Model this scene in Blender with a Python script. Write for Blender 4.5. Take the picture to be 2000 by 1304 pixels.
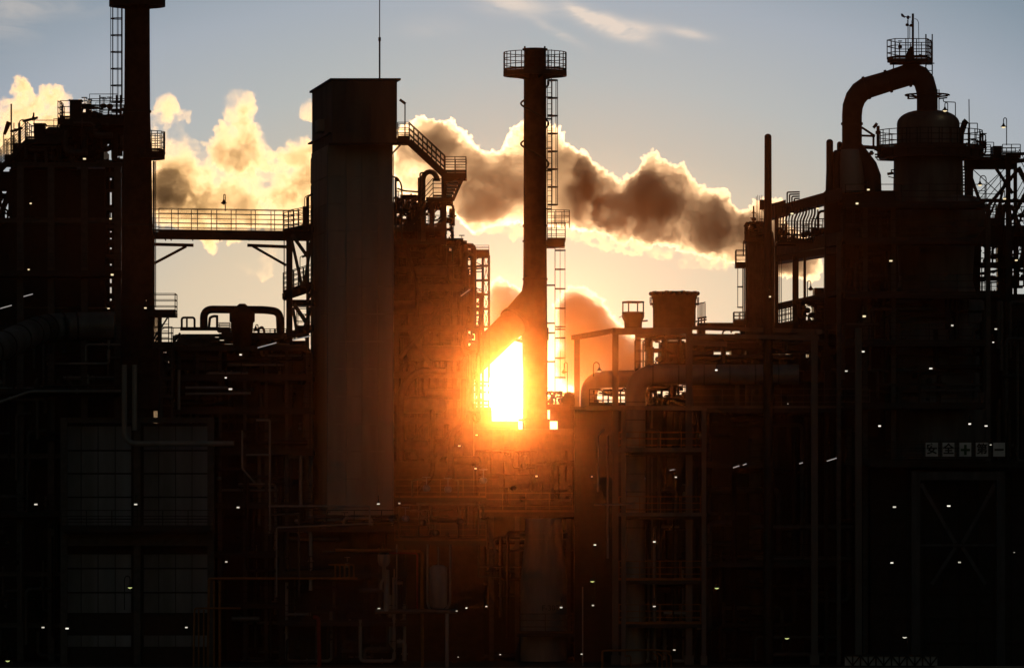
import bpy, math, random
from mathutils import Vector, Matrix, noise
from math import radians, sin, cos, pi, sqrt, atan2

SC = bpy.context.scene
for o in list(bpy.data.objects):
    bpy.data.objects.remove(o)

# ------------------------------------------------------------------ camera
FPX = 11111.0          # focal length in photo pixels (200 mm on a 36 mm sensor, 2000 px wide)
HOR = 1050.0           # photo row of the horizon
CAMH = 6.6             # camera height above the ground
cd = bpy.data.cameras.new('camera')
cam = bpy.data.objects.new('camera', cd)
SC.collection.objects.link(cam)
cd.lens = 200.0
cd.sensor_width = 36.0
cd.shift_y = (HOR - 652.0) / 2000.0
cd.clip_start = 1.0
cd.clip_end = 20000.0
cam.location = (0, 0, CAMH)
cam.rotation_euler = (pi / 2, 0, 0)
SC.camera = cam

# ------------------------------------------------------------------ sky
SUN_TAN = (HOR - 765.0) / FPX
SUN_EL = math.atan(SUN_TAN)
S = Vector((0.0, cos(SUN_EL), sin(SUN_EL)))

world = bpy.data.worlds.new('World')
SC.world = world
world.use_nodes = True
NT = world.node_tree
NT.nodes.clear()


def nd(t, kind, **kw):
    n = t.nodes.new(kind)
    for k, v in kw.items():
        setattr(n, k, v)
    return n


def vmath(t, op, a, b=None):
    n = nd(t, 'ShaderNodeVectorMath', operation=op)
    for i, v in enumerate((a, b)):
        if v is None:
            continue
        if hasattr(v, 'is_output'):
            t.links.new(v, n.inputs[i])
        else:
            n.inputs[i].default_value = v
    return n.outputs['Value'] if op in ('LENGTH', 'DOT_PRODUCT', 'DISTANCE') else n.outputs[0]


def fmath(t, op, a, b=None, c=None, clamp=False):
    n = nd(t, 'ShaderNodeMath', operation=op, use_clamp=clamp)
    for i, v in enumerate((a, b, c)):
        if v is None:
            continue
        if hasattr(v, 'is_output'):
            t.links.new(v, n.inputs[i])
        else:
            n.inputs[i].default_value = v
    return n.outputs[0]


def ramp(t, fac, stops, interp='LINEAR'):
    n = nd(t, 'ShaderNodeValToRGB')
    n.color_ramp.interpolation = interp
    el = n.color_ramp.elements
    while len(el) > 1:
        el.remove(el[-1])
    el[0].position, el[0].color = stops[0][0], tuple(stops[0][1]) + (1,)
    for p, c in stops[1:]:
        e = el.new(p)
        e.color = tuple(c) + (1,)
    t.links.new(fac, n.inputs[0])
    return n.outputs[0]


def mix(t, kind, fac, a, b):
    n = nd(t, 'ShaderNodeMix', data_type='RGBA', blend_type=kind)
    for s, v in ((n.inputs[0], fac), (n.inputs[6], a), (n.inputs[7], b)):
        if hasattr(v, 'is_output'):
            t.links.new(v, s)
        else:
            s.default_value = v if not isinstance(v, tuple) else (v + (1,))[:4]
    return n.outputs[2]


tc = nd(NT, 'ShaderNodeTexCoord')
DIR = vmath(NT, 'NORMALIZE', tc.outputs['Generated'])
# dusk glow: falls off round the sun, quicker with height than along the horizon
q = vmath(NT, 'MULTIPLY', vmath(NT, 'SUBTRACT', DIR, tuple(S)), (0.55, 1.0, 1.0))
q = vmath(NT, 'LENGTH', q)
RMAX = 0.30
qf = fmath(NT, 'DIVIDE', q, RMAX)
PX = 1.0 / FPX / RMAX
glow = ramp(NT, qf, [
    (0.0, (1.0, .78, .45)), (200 * PX, (.90, .70, .46)), (300 * PX, (.80, .65, .45)), (400 * PX, (.72, .60, .43)),
    (500 * PX, (.56, .52, .44)), (615 * PX, (.47, .495, .485)), (775 * PX, (.385, .43, .485)),
    (920 * PX, (.245, .31, .375)), (1400 * PX, (.10, .14, .20)), (2200 * PX, (.035, .05, .08)), (1.0, (.0, .0, .0))])
rs = vmath(NT, 'DISTANCE', DIR, tuple(S))
aur = fmath(NT, 'EXPONENT', fmath(NT, 'MULTIPLY', rs, -1 / 0.0055))
aur = fmath(NT, 'MULTIPLY', aur, 5.0)
aur2 = fmath(NT, 'MULTIPLY', fmath(NT, 'EXPONENT', fmath(NT, 'MULTIPLY', rs, -1 / 0.016)), 0.45)
disc = fmath(NT, 'MULTIPLY', fmath(NT, 'LESS_THAN', rs, 0.0046), 15.0)
aurc = mix(NT, 'MULTIPLY', 1.0, (1.0, .78, .46), fmath(NT, 'ADD', fmath(NT, 'ADD', aur, aur2), disc))
glow = mix(NT, 'ADD', 1.0, glow, aurc)

# thin high clouds: streaks of noise kept to a few soft patches of sky
sp = nd(NT, 'ShaderNodeSeparateXYZ')
NT.links.new(DIR, sp.inputs[0])
mp = nd(NT, 'ShaderNodeMapping')
NT.links.new(DIR, mp.inputs[0])
mp.inputs['Rotation'].default_value = (0, radians(16), 0)
mp.inputs['Scale'].default_value = (70, 70, 260)
nz = nd(NT, 'ShaderNodeTexNoise')
nz.inputs['Scale'].default_value = 1.0
nz.inputs['Detail'].default_value = 7
nz.inputs['Roughness'].default_value = .55
nz.inputs['Distortion'].default_value = .6
NT.links.new(mp.outputs[0], nz.inputs['Vector'])


def patch(cx, cy, rx, ry, tilt, amt):
    x = fmath(NT, 'SUBTRACT', sp.outputs[0], (cx - 1000) / FPX)
    z = fmath(NT, 'SUBTRACT', sp.outputs[2], (HOR - cy) / FPX)
    c, s = cos(tilt), sin(tilt)
    u = fmath(NT, 'ADD', fmath(NT, 'MULTIPLY', x, c), fmath(NT, 'MULTIPLY', z, s))
    v = fmath(NT, 'SUBTRACT', fmath(NT, 'MULTIPLY', z, c), fmath(NT, 'MULTIPLY', x, s))
    u = fmath(NT, 'DIVIDE', u, rx / FPX)
    v = fmath(NT, 'DIVIDE', v, ry / FPX)
    e = fmath(NT, 'ADD', fmath(NT, 'MULTIPLY', u, u), fmath(NT, 'MULTIPLY', v, v))
    return fmath(NT, 'MULTIPLY', fmath(NT, 'EXPONENT', fmath(NT, 'MULTIPLY', e, -1.0)), amt)


msk = None
for a in ((1190, 54, 66, 16, -.36, 1.7), (1135, 30, 34, 9, -.5, 1.0), (1250, 58, 40, 14, -.1, .6), (1000, 12, 75, 20, -.15, .9), (1085, 66, 50, 8, -.5, .6),
          (1345, 70, 42, 9, -.22, .8), (840, 60, 60, 22, 0, .15), (20, 40, 60, 50, 0, .4), (110, 20, 90, 20, 0, .25)):
    p = patch(*a)
    msk = p if msk is None else fmath(NT, 'ADD', msk, p)
nn = ramp(NT, nz.outputs['Fac'], [(.30, (0, 0, 0)), (.62, (1, 1, 1))], 'EASE')
front = fmath(NT, 'GREATER_THAN', sp.outputs[1], 0.0)
wf = fmath(NT, 'MULTIPLY', fmath(NT, 'MULTIPLY', msk, nn), front, clamp=True)
glow = mix(NT, 'MIX', fmath(NT, 'MULTIPLY', wf, .85), glow, (.86, .72, .60))

bg1 = nd(NT, 'ShaderNodeBackground')
NT.links.new(glow, bg1.inputs[0])
bg1.inputs[1].default_value = 1.0
sky = nd(NT, 'ShaderNodeTexSky', sky_type='NISHITA', sun_disc=False, sun_elevation=SUN_EL, sun_rotation=0.0)
sky.altitude = 0
bg2 = nd(NT, 'ShaderNodeBackground')
# the Nishita sky lights the side away from the sunset; near the sun the photographed glow takes over
far = ramp(NT, fmath(NT, 'DIVIDE', q, 2.0), [(.12, (0, 0, 0)), (.5, (.62, .62, .62))])
NT.links.new(mix(NT, 'MULTIPLY', 1.0, sky.outputs[0], far), bg2.inputs[0])
bg2.inputs[1].default_value = 0.05
add = nd(NT, 'ShaderNodeAddShader')
NT.links.new(bg1.outputs[0], add.inputs[0])
NT.links.new(bg2.outputs[0], add.inputs[1])
wo = nd(NT, 'ShaderNodeOutputWorld')
NT.links.new(add.outputs[0], wo.inputs[0])

# ------------------------------------------------------------------ sun
sl = bpy.data.lights.new('sun', 'SUN')
sl.energy = 2.0
sl.angle = radians(0.53)
sl.color = (1.0, .62, .28)
sun = bpy.data.objects.new('sun', sl)
SC.collection.objects.link(sun)
sun.location = (0, 3000, 500)
sun.rotation_euler = (-S).to_track_quat('-Z', 'Y').to_euler()

SC.view_settings.view_transform = 'Standard'
SC.view_settings.look = 'None'
SC.view_settings.exposure = 0.0
SC.view_settings.gamma = 1.0
SC.view_settings.use_curve_mapping = False
SC.cycles.volume_bounces = 3
SC.cycles.max_bounces = 6
SC.cycles.diffuse_bounces = 2
SC.cycles.use_denoising = True

HAZE_D = 6.4e-5
HAZE_G = .9935

# ------------------------------------------------------------------ helpers
def P(px, py, D=300.0):
    """world point seen at photo pixel (px, py) from distance D; py None means on the ground"""
    if py is None:
        py = HOR + CAMH * FPX / D
    return Vector(((px - 1000.0) * D / FPX, D, CAMH + (HOR - py) * D / FPX))


def M_(px, D=300.0):
    return px * D / FPX


def mat(name, col, rough=.6, metal=0.0, noise_scale=2.0, var=.35, bump=.15, streak=0.0, col2=None):
    m = bpy.data.materials.new(name)
    m.use_nodes = True
    t = m.node_tree
    b = t.nodes['Principled BSDF']
    b.inputs['Roughness'].default_value = rough
    b.inputs['Metallic'].default_value = metal
    tcn = nd(t, 'ShaderNodeTexCoord')
    mpn = nd(t, 'ShaderNodeMapping')
    t.links.new(tcn.outputs['Object'], mpn.inputs[0])
    mpn.inputs['Scale'].default_value = (1, 1, (streak if streak < 1 else .22) if streak else 1)
    n = nd(t, 'ShaderNodeTexNoise')
    n.inputs['Scale'].default_value = noise_scale
    n.inputs['Detail'].default_value = 6
    t.links.new(mpn.outputs[0], n.inputs['Vector'])
    c2 = col2 or tuple(c * (1 - var) for c in col)
    r = ramp(t, n.outputs['Fac'], [(.35, c2), (.65, col)])
    t.links.new(r, b.inputs['Base Color'])
    if bump:
        bp = nd(t, 'ShaderNodeBump')
        bp.inputs['Strength'].default_value = bump
        bp.inputs['Distance'].default_value = .05
        t.links.new(n.outputs['Fac'], bp.inputs['Height'])
        t.links.new(bp.outputs[0], b.inputs['Normal'])
    return m


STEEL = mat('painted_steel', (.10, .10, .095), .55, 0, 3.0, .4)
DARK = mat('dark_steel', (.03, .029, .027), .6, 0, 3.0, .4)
GALV = mat('galvanised_cladding', (.36, .36, .35), .45, .3, 1.2, .3, .1, 1)
LAG = mat('weathered_lagging', (.20, .20, .19), .5, .3, 1.0, .4, .2, 1, (.08, .075, .07))
RUST = mat('rusty_steel', (.06, .038, .028), .8, 0, 2.5, .5)
CONC = mat('concrete', (.50, .46, .41), .9, 0, 1.0, .22, .2, .16, (.37, .33, .285))
PALE = mat('pale_paint', (.32, .32, .31), .5, 0, 2.0, .25, .1, 1)
YEL = mat('yellow_paint', (.34, .15, .03), .5, 0, 4.0, .3)
DIMY = mat('dimmed_yellow_paint', (.12, .075, .035), .5, 0, 4.0, .3)  # yellow paint darkened to stay faint beside the sun glow
RED = mat('red_paint', (.35, .04, .03), .5, 0, 4.0, .3)
BLUE = mat('blue_paint', (.10, .14, .32), .5, 0, 4.0, .3)
PANEL = mat('translucent_sheet', (.34, .36, .41), .5, 0, .45, .45, .1, 1, (.10, .105, .09))
GROUND = mat('ground_asphalt', (.05, .05, .05), .9, 0, .6, .3)
SIGNW = mat('sign_white', (.75, .76, .78), .5, 0, 3.0, .1, 0)
BLACK = mat('black_paint', (.02, .02, .02), .5, 0, 3.0, .2, 0)
GREENP = mat('green_paint', (.02, .10, .04), .5, 0, 3.0, .2, 0)
SOCK = mat('orange_cloth', (.45, .10, .04), .8, 0, 6.0, .3)


def emis(name, col, s):
    m = bpy.data.materials.new(name)
    m.use_nodes = True
    t = m.node_tree
    t.nodes.clear()
    e = nd(t, 'ShaderNodeEmission')
    e.inputs[0].default_value = col + (1,)
    e.inputs[1].default_value = s
    o = nd(t, 'ShaderNodeOutputMaterial')
    t.links.new(e.outputs[0], o.inputs[0])
    m.cycles.emission_sampling = 'NONE'
    return m


WARM = emis('lit_warm_lamp', (1.0, .80, .45), 1.1)
COOL = emis('lit_white_lamp', (1.0, .94, .76), .75)
COOL2 = emis('lit_dim_lamp', (.95, .90, .70), .55)
COOL3 = emis('lit_bright_lamp', (1.0, .96, .80), 1.15)
GRN = emis('lit_mercury_lamp', (.75, .85, .30), .8)
TUBE = emis('lit_tube_lamp', (.9, .85, .8), .32)


def tag(o, label=None, cat=None, group=None, kind=None):
    if label:
        o['label'] = label
    if cat:
        o['category'] = cat
    if group:
        o['group'] = group
    if kind:
        o['kind'] = kind
    return o


def thing(name, label, cat, loc=(0, 0, 0), group=None):
    o = bpy.data.objects.new(name, None)
    o.empty_display_size = .5
    SC.collection.objects.link(o)
    o.location = loc
    return tag(o, label, cat, group)


class MB:
    """collects shapes in world coordinates and links them as ONE mesh"""

    def __init__(s):
        s.v = []
        s.f = []
        s.sm = []

    def add(s, vs, fs, smooth=False):
        n = len(s.v)
        s.v += [tuple(v) for v in vs]
        s.f += [tuple(i + n for i in f) for f in fs]
        s.sm += [smooth] * len(fs)
        return s

    def box(s, a, b):
        x0, x1 = sorted((a[0], b[0]))
        y0, y1 = sorted((a[1], b[1]))
        z0, z1 = sorted((a[2], b[2]))
        return s.add([(x0, y0, z0), (x1, y0, z0), (x1, y1, z0), (x0, y1, z0), (x0, y0, z1), (x1, y0, z1), (x1, y1, z1), (x0, y1, z1)],
                     [(0, 3, 2, 1), (4, 5, 6, 7), (0, 1, 5, 4), (1, 2, 6, 5), (2, 3, 7, 6), (3, 0, 4, 7)])

    def bar(s, a, b, w, h=None):
        """rectangular bar from a to b, w sideways, h upward"""
        h = h or w
        a, b = Vector(a), Vector(b)
        d = (b - a)
        if d.length < 1e-6:
            return s
        d.normalize()
        up = Vector((0, 0, 1)) if abs(d.z) < .95 else Vector((0, 1, 0))
        r = d.cross(up).normalized()
        u = r.cross(d).normalized()
        vs = []
        for p in (a, b):
            for i, j in ((-1, -1), (1, -1), (1, 1), (-1, 1)):
                vs.append(p + r * (i * w / 2) + u * (j * h / 2))
        return s.add(vs, [(3, 2, 1, 0), (4, 5, 6, 7), (0, 1, 5, 4), (1, 2, 6, 5), (2, 3, 7, 6), (3, 0, 4, 7)])

    def hbeam(s, a, b, w, h, t=None):
        """I section: two flanges and a web"""
        t = t or max(.02, w * .12)
        a, b = Vector(a), Vector(b)
        d = (b - a).normalized()
        up = Vector((0, 0, 1)) if abs(d.z) < .95 else Vector((0, 1, 0))
        r = d.cross(up).normalized()
        u = r.cross(d).normalized()
        s.bar(a + u * (h / 2 - t / 2), b + u * (h / 2 - t / 2), w, t)
        s.bar(a - u * (h / 2 - t / 2), b - u * (h / 2 - t / 2), w, t)
        s.bar(a, b, t, h - 2 * t)
        return s

    def tube(s, pts, r, n=6, cap=True, radii=None):
        pts = [Vector(p) for p in pts]
        vs, fs = [], []
        ref = None
        for i, p in enumerate(pts):
            if i == 0:
                d = pts[1] - p
            elif i == len(pts) - 1:
                d = p - pts[i - 1]
            else:
                d = (pts[i + 1] - p).normalized() + (p - pts[i - 1]).normalized()
            if d.length < 1e-9:
                d = Vector((0, 0, 1))
            d.normalize()
            if ref is None:
                ref = d.cross(Vector((0, 1, 0)))
                if ref.length < .1:
                    ref = d.cross(Vector((0, 0, 1)))
            ref = (ref - d * ref.dot(d)).normalized()
            w = d.cross(ref)
            rr = radii[i] if radii else r
            for k in range(n):
                a = 2 * pi * k / n
                vs.append(p + (ref * cos(a) + w * sin(a)) * rr)
        for i in range(len(pts) - 1):
            for k in range(n):
                k2 = (k + 1) % n
                fs.append((i * n + k, i * n + k2, (i + 1) * n + k2, (i + 1) * n + k))
        s.add(vs, fs, n > 5)
        if cap:
            L = (len(pts) - 1) * n
            s.add([vs[k] for k in range(n)], [tuple(range(n - 1, -1, -1))])
            s.add([vs[L + k] for k in range(n)], [tuple(range(n))])
        return s

    def lathe(s, c, prof, n=32, smooth=True, axis='Z', cap=True):
        """profile of (radius, offset) round the axis through c"""
        c = Vector(c)
        vs, fs = [], []
        for r, z in prof:
            for k in range(n):
                a = 2 * pi * k / n
                if axis == 'Z':
                    vs.append(c + Vector((r * cos(a), r * sin(a), z)))
                else:
                    vs.append(c + Vector((z, r * cos(a), r * sin(a))))
        for i in range(len(prof) - 1):
            for k in range(n):
                k2 = (k + 1) % n
                fs.append((i * n + k, i * n + k2, (i + 1) * n + k2, (i + 1) * n + k))
        s.add(vs, fs, smooth)
        if cap:
            L = (len(prof) - 1) * n
            if prof[0][0] > 1e-4:
                s.add(vs[:n], [tuple(range(n - 1, -1, -1))])
            if prof[-1][0] > 1e-4:
                s.add(vs[L:], [tuple(range(n))])
        return s

    def prism(s, poly, d0, d1):
        """poly of (x, z) extruded in depth from y=d0 to y=d1"""
        n = len(poly)
        vs = [(x, d0, z) for x, z in poly] + [(x, d1, z) for x, z in poly]
        fs = [tuple(range(n)), tuple(range(2 * n - 1, n - 1, -1))]
        for i in range(n):
            j = (i + 1) % n
            fs.append((i, i + n, j + n, j))
        return s.add(vs, fs)

    def build(s, name, m, parent=None, label=None, origin=None):
        me = bpy.data.meshes.new(name)
        if parent is not None:
            og = Vector(parent.get('_o', parent.location))
            pr = parent
            og = WORLD[parent.name]
            mo = Vector(og)
        else:
            og = Vector(origin) if origin is not None else (Vector(s.v[0]) if s.v else Vector())
            mo = og
        # a part keeps its own origin at its first point
        lo = Vector(s.v[0])
        me.from_pydata([(v[0] - lo.x, v[1] - lo.y, v[2] - lo.z) for v in s.v], [], s.f)
        me.polygons.foreach_set('use_smooth', s.sm)
        me.materials.append(m)
        me.update()
        o = bpy.data.objects.new(name, me)
        SC.collection.objects.link(o)
        if parent is not None:
            o.parent = parent
            o.location = lo - mo
        else:
            o.location = lo
        WORLD[o.name] = lo.copy()
        if label:
            o['label'] = label
        return o


WORLD = {}
_thing = thing


def thing(name, label, cat, loc=(0, 0, 0), group=None):
    o = _thing(name, label, cat, loc, group)
    WORLD[o.name] = Vector(loc)
    return o


def arc(c, r, a0, a1, n, plane='XZ'):
    c = Vector(c)
    out = []
    for i in range(n + 1):
        a = a0 + (a1 - a0) * i / n
        if plane == 'XZ':
            out.append(c + Vector((r * cos(a), 0, r * sin(a))))
        elif plane == 'XY':
            out.append(c + Vector((r * cos(a), r * sin(a), 0)))
        else:
            out.append(c + Vector((0, r * cos(a), r * sin(a))))
    return out


def fillet(pts, r, n=6):
    """polyline with rounded corners"""
    pts = [Vector(p) for p in pts]
    out = [pts[0]]
    for i in range(1, len(pts) - 1):
        p = pts[i]
        a = pts[i - 1] - p
        b = pts[i + 1] - p
        rr = min(r, a.length * .49, b.length * .49)
        a = a.normalized() * rr
        b = b.normalized() * rr
        for k in range(n + 1):
            t = k / n
            out.append(p + a * (1 - t) ** 2 + b * t ** 2)
    out.append(pts[-1])
    return out


def rail(mb, pts, h=1.1, rails=3, sp=1.4, r=.024, toe=True):
    """handrail along a polyline of deck-level points"""
    pts = [Vector(p) for p in pts]
    up = Vector((0, 0, 1))
    for i in range(len(pts) - 1):
        a, b = pts[i], pts[i + 1]
        L = (b - a).length
        n = max(1, round(L / sp))
        for k in range(n + (1 if i == len(pts) - 2 else 0)):
            p = a.lerp(b, k / n)
            mb.bar(p, p + up * h, r * 2.0)
        for k in range(rails):
            z = h * (1 - k / rails)
            mb.bar(a + up * z, b + up * z, r * 1.7)
        if toe:
            mb.bar(a + up * .07, b + up * .07, .012, .12)
    return mb


def ladder(mb, base, top, side, w=.45, r=.025, rung=.3):
    base, top = Vector(base), Vector(top)
    side = Vector(side).normalized() * w / 2
    mb.bar(base - side, top - side, r * 2)
    mb.bar(base + side, top + side, r * 2)
    n = int((top - base).length / rung)
    for k in range(1, n):
        p = base.lerp(top, k / n)
        mb.bar(p - side, p + side, r * 1.3)
    return mb


def cage(mb, base, top, side, out, w=.72, d=.75, step=1.5, strips=5, r=.018):
    """safety cage: hoops and vertical strips round a ladder"""
    base, top = Vector(base), Vector(top)
    side, out = Vector(side).normalized(), Vector(out).normalized()
    prof = [(-w / 2, 0)] + [(w / 2 * sin(a), d - w / 2 + w / 2 * cos(a)) for a in [(-pi / 2) + pi * i / 8 for i in range(9)]] + [(w / 2, 0)]
    n = max(1, round((top - base).length / step))
    for k in range(n + 1):
        p = base.lerp(top, k / n)
        mb.tube([p + side * x + out * y for x, y in prof], r * 1.5, 4, False)
    for k in range(strips):
        x, y = prof[1 + round(k * 8 / (strips - 1))]
        mb.bar(base + side * x + out * y, top + side * x + out * y, r * 1.6)
    return mb


def stair(mb, a, b, w, vec, tread=.24, h=.22):
    """stair stringers and treads from a down to b; vec = sideways"""
    a, b = Vector(a), Vector(b)
    v = Vector(vec).normalized() * w
    mb.bar(a, b, .06, h)
    mb.bar(a + v, b + v, .06, h)
    n = max(2, int(abs(a.z - b.z) / .23))
    for k in range(n):
        p = a.lerp(b, (k + .5) / n)
        mb.bar(p, p + v, tread, .035)
    return mb


def ringdeck(mb, c, r0, r1, z, a0=0, a1=2 * pi, n=28, t=.12):
    c = Vector(c)
    vs, fs = [], []
    for i in range(n + 1):
        a = a0 + (a1 - a0) * i / n
        for r, dz in ((r0, 0), (r1, 0), (r1, -t), (r0, -t)):
            vs.append(Vector((c.x + r * cos(a), c.y + r * sin(a), z + dz)))
    for i in range(n):
        for k in range(4):
            k2 = (k + 1) % 4
            fs.append((i * 4 + k, i * 4 + k2, i * 4 + 4 + k2, i * 4 + 4 + k))
    mb.add(vs, fs)
    if abs((a1 - a0) - 2 * pi) > .01:
        mb.add(vs[:4], [(0, 1, 2, 3)])
        mb.add(vs[-4:], [(3, 2, 1, 0)])
    return mb


def ringpts(c, r, z, a0=0, a1=2 * pi, n=20):
    return [Vector((c[0] + r * cos(a0 + (a1 - a0) * i / n), c[1] + r * sin(a0 + (a1 - a0) * i / n), z)) for i in range(n + 1)]


def letters(th, text, size, loc, m, bold=0.0, align='CENTER', parent=None):
    """raised lettering turned into a mesh part"""
    fc = bpy.data.curves.new('lettering', 'FONT')
    fc.body = text
    fc.size = size
    fc.extrude = .012
    fc.offset = bold
    fc.align_x = align
    fc.align_y = 'CENTER'
    tmp = bpy.data.objects.new('lettering_outline', fc)
    SC.collection.objects.link(tmp)
    bpy.context.view_layer.update()
    me = bpy.data.meshes.new_from_object(tmp.evaluated_get(bpy.context.evaluated_depsgraph_get()))
    bpy.data.objects.remove(tmp)
    me.materials.clear()
    me.materials.append(m)
    fo = bpy.data.objects.new('lettering', me)
    SC.collection.objects.link(fo)
    p = parent or th
    fo.parent = p
    fo.rotation_euler = (pi / 2, 0, 0)
    fo.location = Vector(loc) - WORLD[p.name]
    return fo

# ------------------------------------------------------------------ builders that take photo pixels and a distance
def gy(D):
    """photo row of the ground at distance D"""
    return HOR + CAMH * FPX / D


def pbox(mb, x0, y0, x1, y1, D, dep):
    a = P(x0, y0, D)
    b = P(x1, y1 if y1 is not None else gy(D), D)
    return mb.box(a, (b.x, D + dep, b.z))


def pcyl(mb, x, y0, y1, r, D, n=28, r1=None):
    a = P(x, y0, D)
    b = P(x, y1 if y1 is not None else gy(D), D)
    R0, R1 = M_(r, D), M_(r1 if r1 is not None else r, D)
    return mb.lathe((a.x, D, b.z), [(R1, 0), (R0, a.z - b.z)], n)


def Pts(pts, D):
    return [P(p[0], p[1] if p[1] is not None else gy(D), p[2] if len(p) > 2 else D) for p in pts]


def ppipe(mb, pts, r, D, bend=0, n=10):
    q_ = Pts(pts, D)
    if bend:
        q_ = fillet(q_, M_(bend, D), 7)
    return mb.tube(q_, M_(r, D), n)


def pipe_part(th, pts, r, D, m=STEEL, bend=8, name='pipe', n=8, fl=False):
    mb = MB()
    ppipe(mb, pts, r, D, bend, n)
    if fl:
        q_ = Pts(pts, D)
        for i in range(len(q_) - 1):
            a, b = q_[i], q_[i + 1]
            L = (b - a).length
            d = (b - a).normalized()
            k = max(1, int(L / 3.2))
            for j in range(1, k + 1):
                c = a.lerp(b, j / (k + 1))
                mb.tube([c - d * .05, c + d * .05], M_(r, D) * 1.45, 10)
    return mb.build(name, m, th)


def column(th, x, y0, y1, w, D, m=STEEL, name='column'):
    a = P(x, y0, D)
    b = P(x, y1 if y1 is not None else gy(D), D)
    mb = MB()
    W = M_(w, D)
    mb.hbeam(b, a, W, W, W * .14)
    return mb.build(name, m, th)


def beam(th, a, b, w, D, m=STEEL, name='beam', h=None):
    q_ = Pts([a, b], D)
    mb = MB()
    W = M_(w, D)
    mb.hbeam(q_[0], q_[1], W if h is None else M_(h, D), W, W * .14)
    return mb.build(name, m, th)


def brace(th, a, b, w, D, m=STEEL, name='brace'):
    q_ = Pts([a, b], D)
    return MB().bar(q_[0], q_[1], M_(w, D)).build(name, m, th)


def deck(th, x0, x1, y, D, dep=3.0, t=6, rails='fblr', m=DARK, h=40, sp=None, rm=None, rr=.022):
    """a platform: floor with edge beams and cross beams below, then its handrail"""
    a = P(x0, y, D)
    b = P(x1, y, D)
    T = M_(t, D)
    mb = MB()
    mb.box((a.x, D, a.z - .05), (b.x, D + dep, a.z))
    for yy in (D + .06, D + dep - .06):
        mb.bar((a.x, yy, a.z - .052 - T / 2), (b.x, yy, a.z - .052 - T / 2), .12, T)
    n = max(2, int(abs(b.x - a.x) / 1.5))
    for k in range(n + 1):
        x = a.x + (b.x - a.x) * k / n
        x = min(max(x, min(a.x, b.x) + .05), max(a.x, b.x) - .05)
        mb.bar((x, D + .122, a.z - .052 - T * .4), (x, D + dep - .122, a.z - .052 - T * .4), .08, T * .7)
    o = mb.build('deck', m, th)
    if rails:
        z = a.z
        c = .03
        f = [(a.x + c, D + c), (b.x - c, D + c)]
        k = [(a.x + c, D + dep - c), (b.x - c, D + dep - c)]
        H = M_(h, D)
        for ch, p, q_ in (('f', f[0], f[1]), ('b', k[0], k[1]), ('l', f[0], k[0]), ('r', f[1], k[1])):
            if ch in rails:
                rail(MB(), [(p[0], p[1], z), (q_[0], q_[1], z)], H, 3, sp or 1.35, rr).build('handrail', rm or m, th)
    return o


def valve(mb, c, s=.25):
    c = Vector(c)
    mb.lathe(c, [(s * .5, -s * .6), (s * .75, -s * .3), (s * .8, 0), (s * .75, s * .3), (s * .5, s * .6)], 8)
    mb.bar(c, c + Vector((0, 0, s * 2.2)), s * .16)
    return mb


def valve_part(th, x, y, D, s=.25, m=STEEL):
    c = P(x, y, D)
    o = valve(MB(), c, s).build('valve', m, th)
    MB().lathe(c + Vector((0, 0, s * 2.2)), [(s * .8, -.02), (s * .8, .02)], 10).build('handwheel', m, o)
    return o


def tangle(th, x0, y0, x1, y1, D, dep, n, seed, r=(.04, .14), mats=(STEEL, DARK, GALV), vn=0, name='pipe'):
    """the pipework packed between floors: each run is its own part"""
    rnd = random.Random(seed)
    for k in range(n):
        d = D + rnd.uniform(0, dep)
        x = rnd.uniform(x0, x1)
        y = rnd.uniform(y0, y1)
        pts = [(x, y, d)]
        vert = rnd.random() < .55
        for s in range(rnd.choice((1, 2, 2, 3))):
            if vert:
                y = min(max(y + rnd.choice((-1, 1)) * rnd.uniform(.25, .8) * (y1 - y0), y0), y1)
            else:
                x = min(max(x + rnd.choice((-1, 1)) * rnd.uniform(.2, .7) * (x1 - x0), x0), x1)
            if abs(x - pts[-1][0]) + abs(y - pts[-1][1]) > 4:
                pts.append((x, y, d))
            vert = not vert
        if len(pts) < 2:
            continue
        pr = rnd.uniform(*r)
        q_ = fillet([P(*p) for p in pts], pr * 2.6, 5)
        mb = MB().tube(q_, pr, 8)
        for j in range(len(pts) - 1):
            if rnd.random() < .7:
                a, b = P(*pts[j]), P(*pts[j + 1])
                c = a.lerp(b, rnd.uniform(.3, .7))
                dd = (b - a).normalized()
                mb.tube([c - dd * .04, c + dd * .04], pr * 1.55, 10)
        mb.build(name, rnd.choice(mats), th)
    for k in range(vn):
        valve_part(th, rnd.uniform(x0, x1), rnd.uniform(y0, y1), D + rnd.uniform(0, dep), rnd.uniform(.12, .24), rnd.choice(mats))


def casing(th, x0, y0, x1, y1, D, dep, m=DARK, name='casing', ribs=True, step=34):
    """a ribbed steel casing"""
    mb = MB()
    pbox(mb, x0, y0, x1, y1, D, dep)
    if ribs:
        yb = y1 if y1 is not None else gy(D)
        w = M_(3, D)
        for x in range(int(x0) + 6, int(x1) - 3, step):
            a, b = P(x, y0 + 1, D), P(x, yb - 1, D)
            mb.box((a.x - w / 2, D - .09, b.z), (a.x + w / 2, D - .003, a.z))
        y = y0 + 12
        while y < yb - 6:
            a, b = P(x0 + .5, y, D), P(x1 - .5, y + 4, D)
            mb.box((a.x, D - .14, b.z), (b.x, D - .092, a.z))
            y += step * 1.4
    return mb.build(name, m, th)


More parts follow.
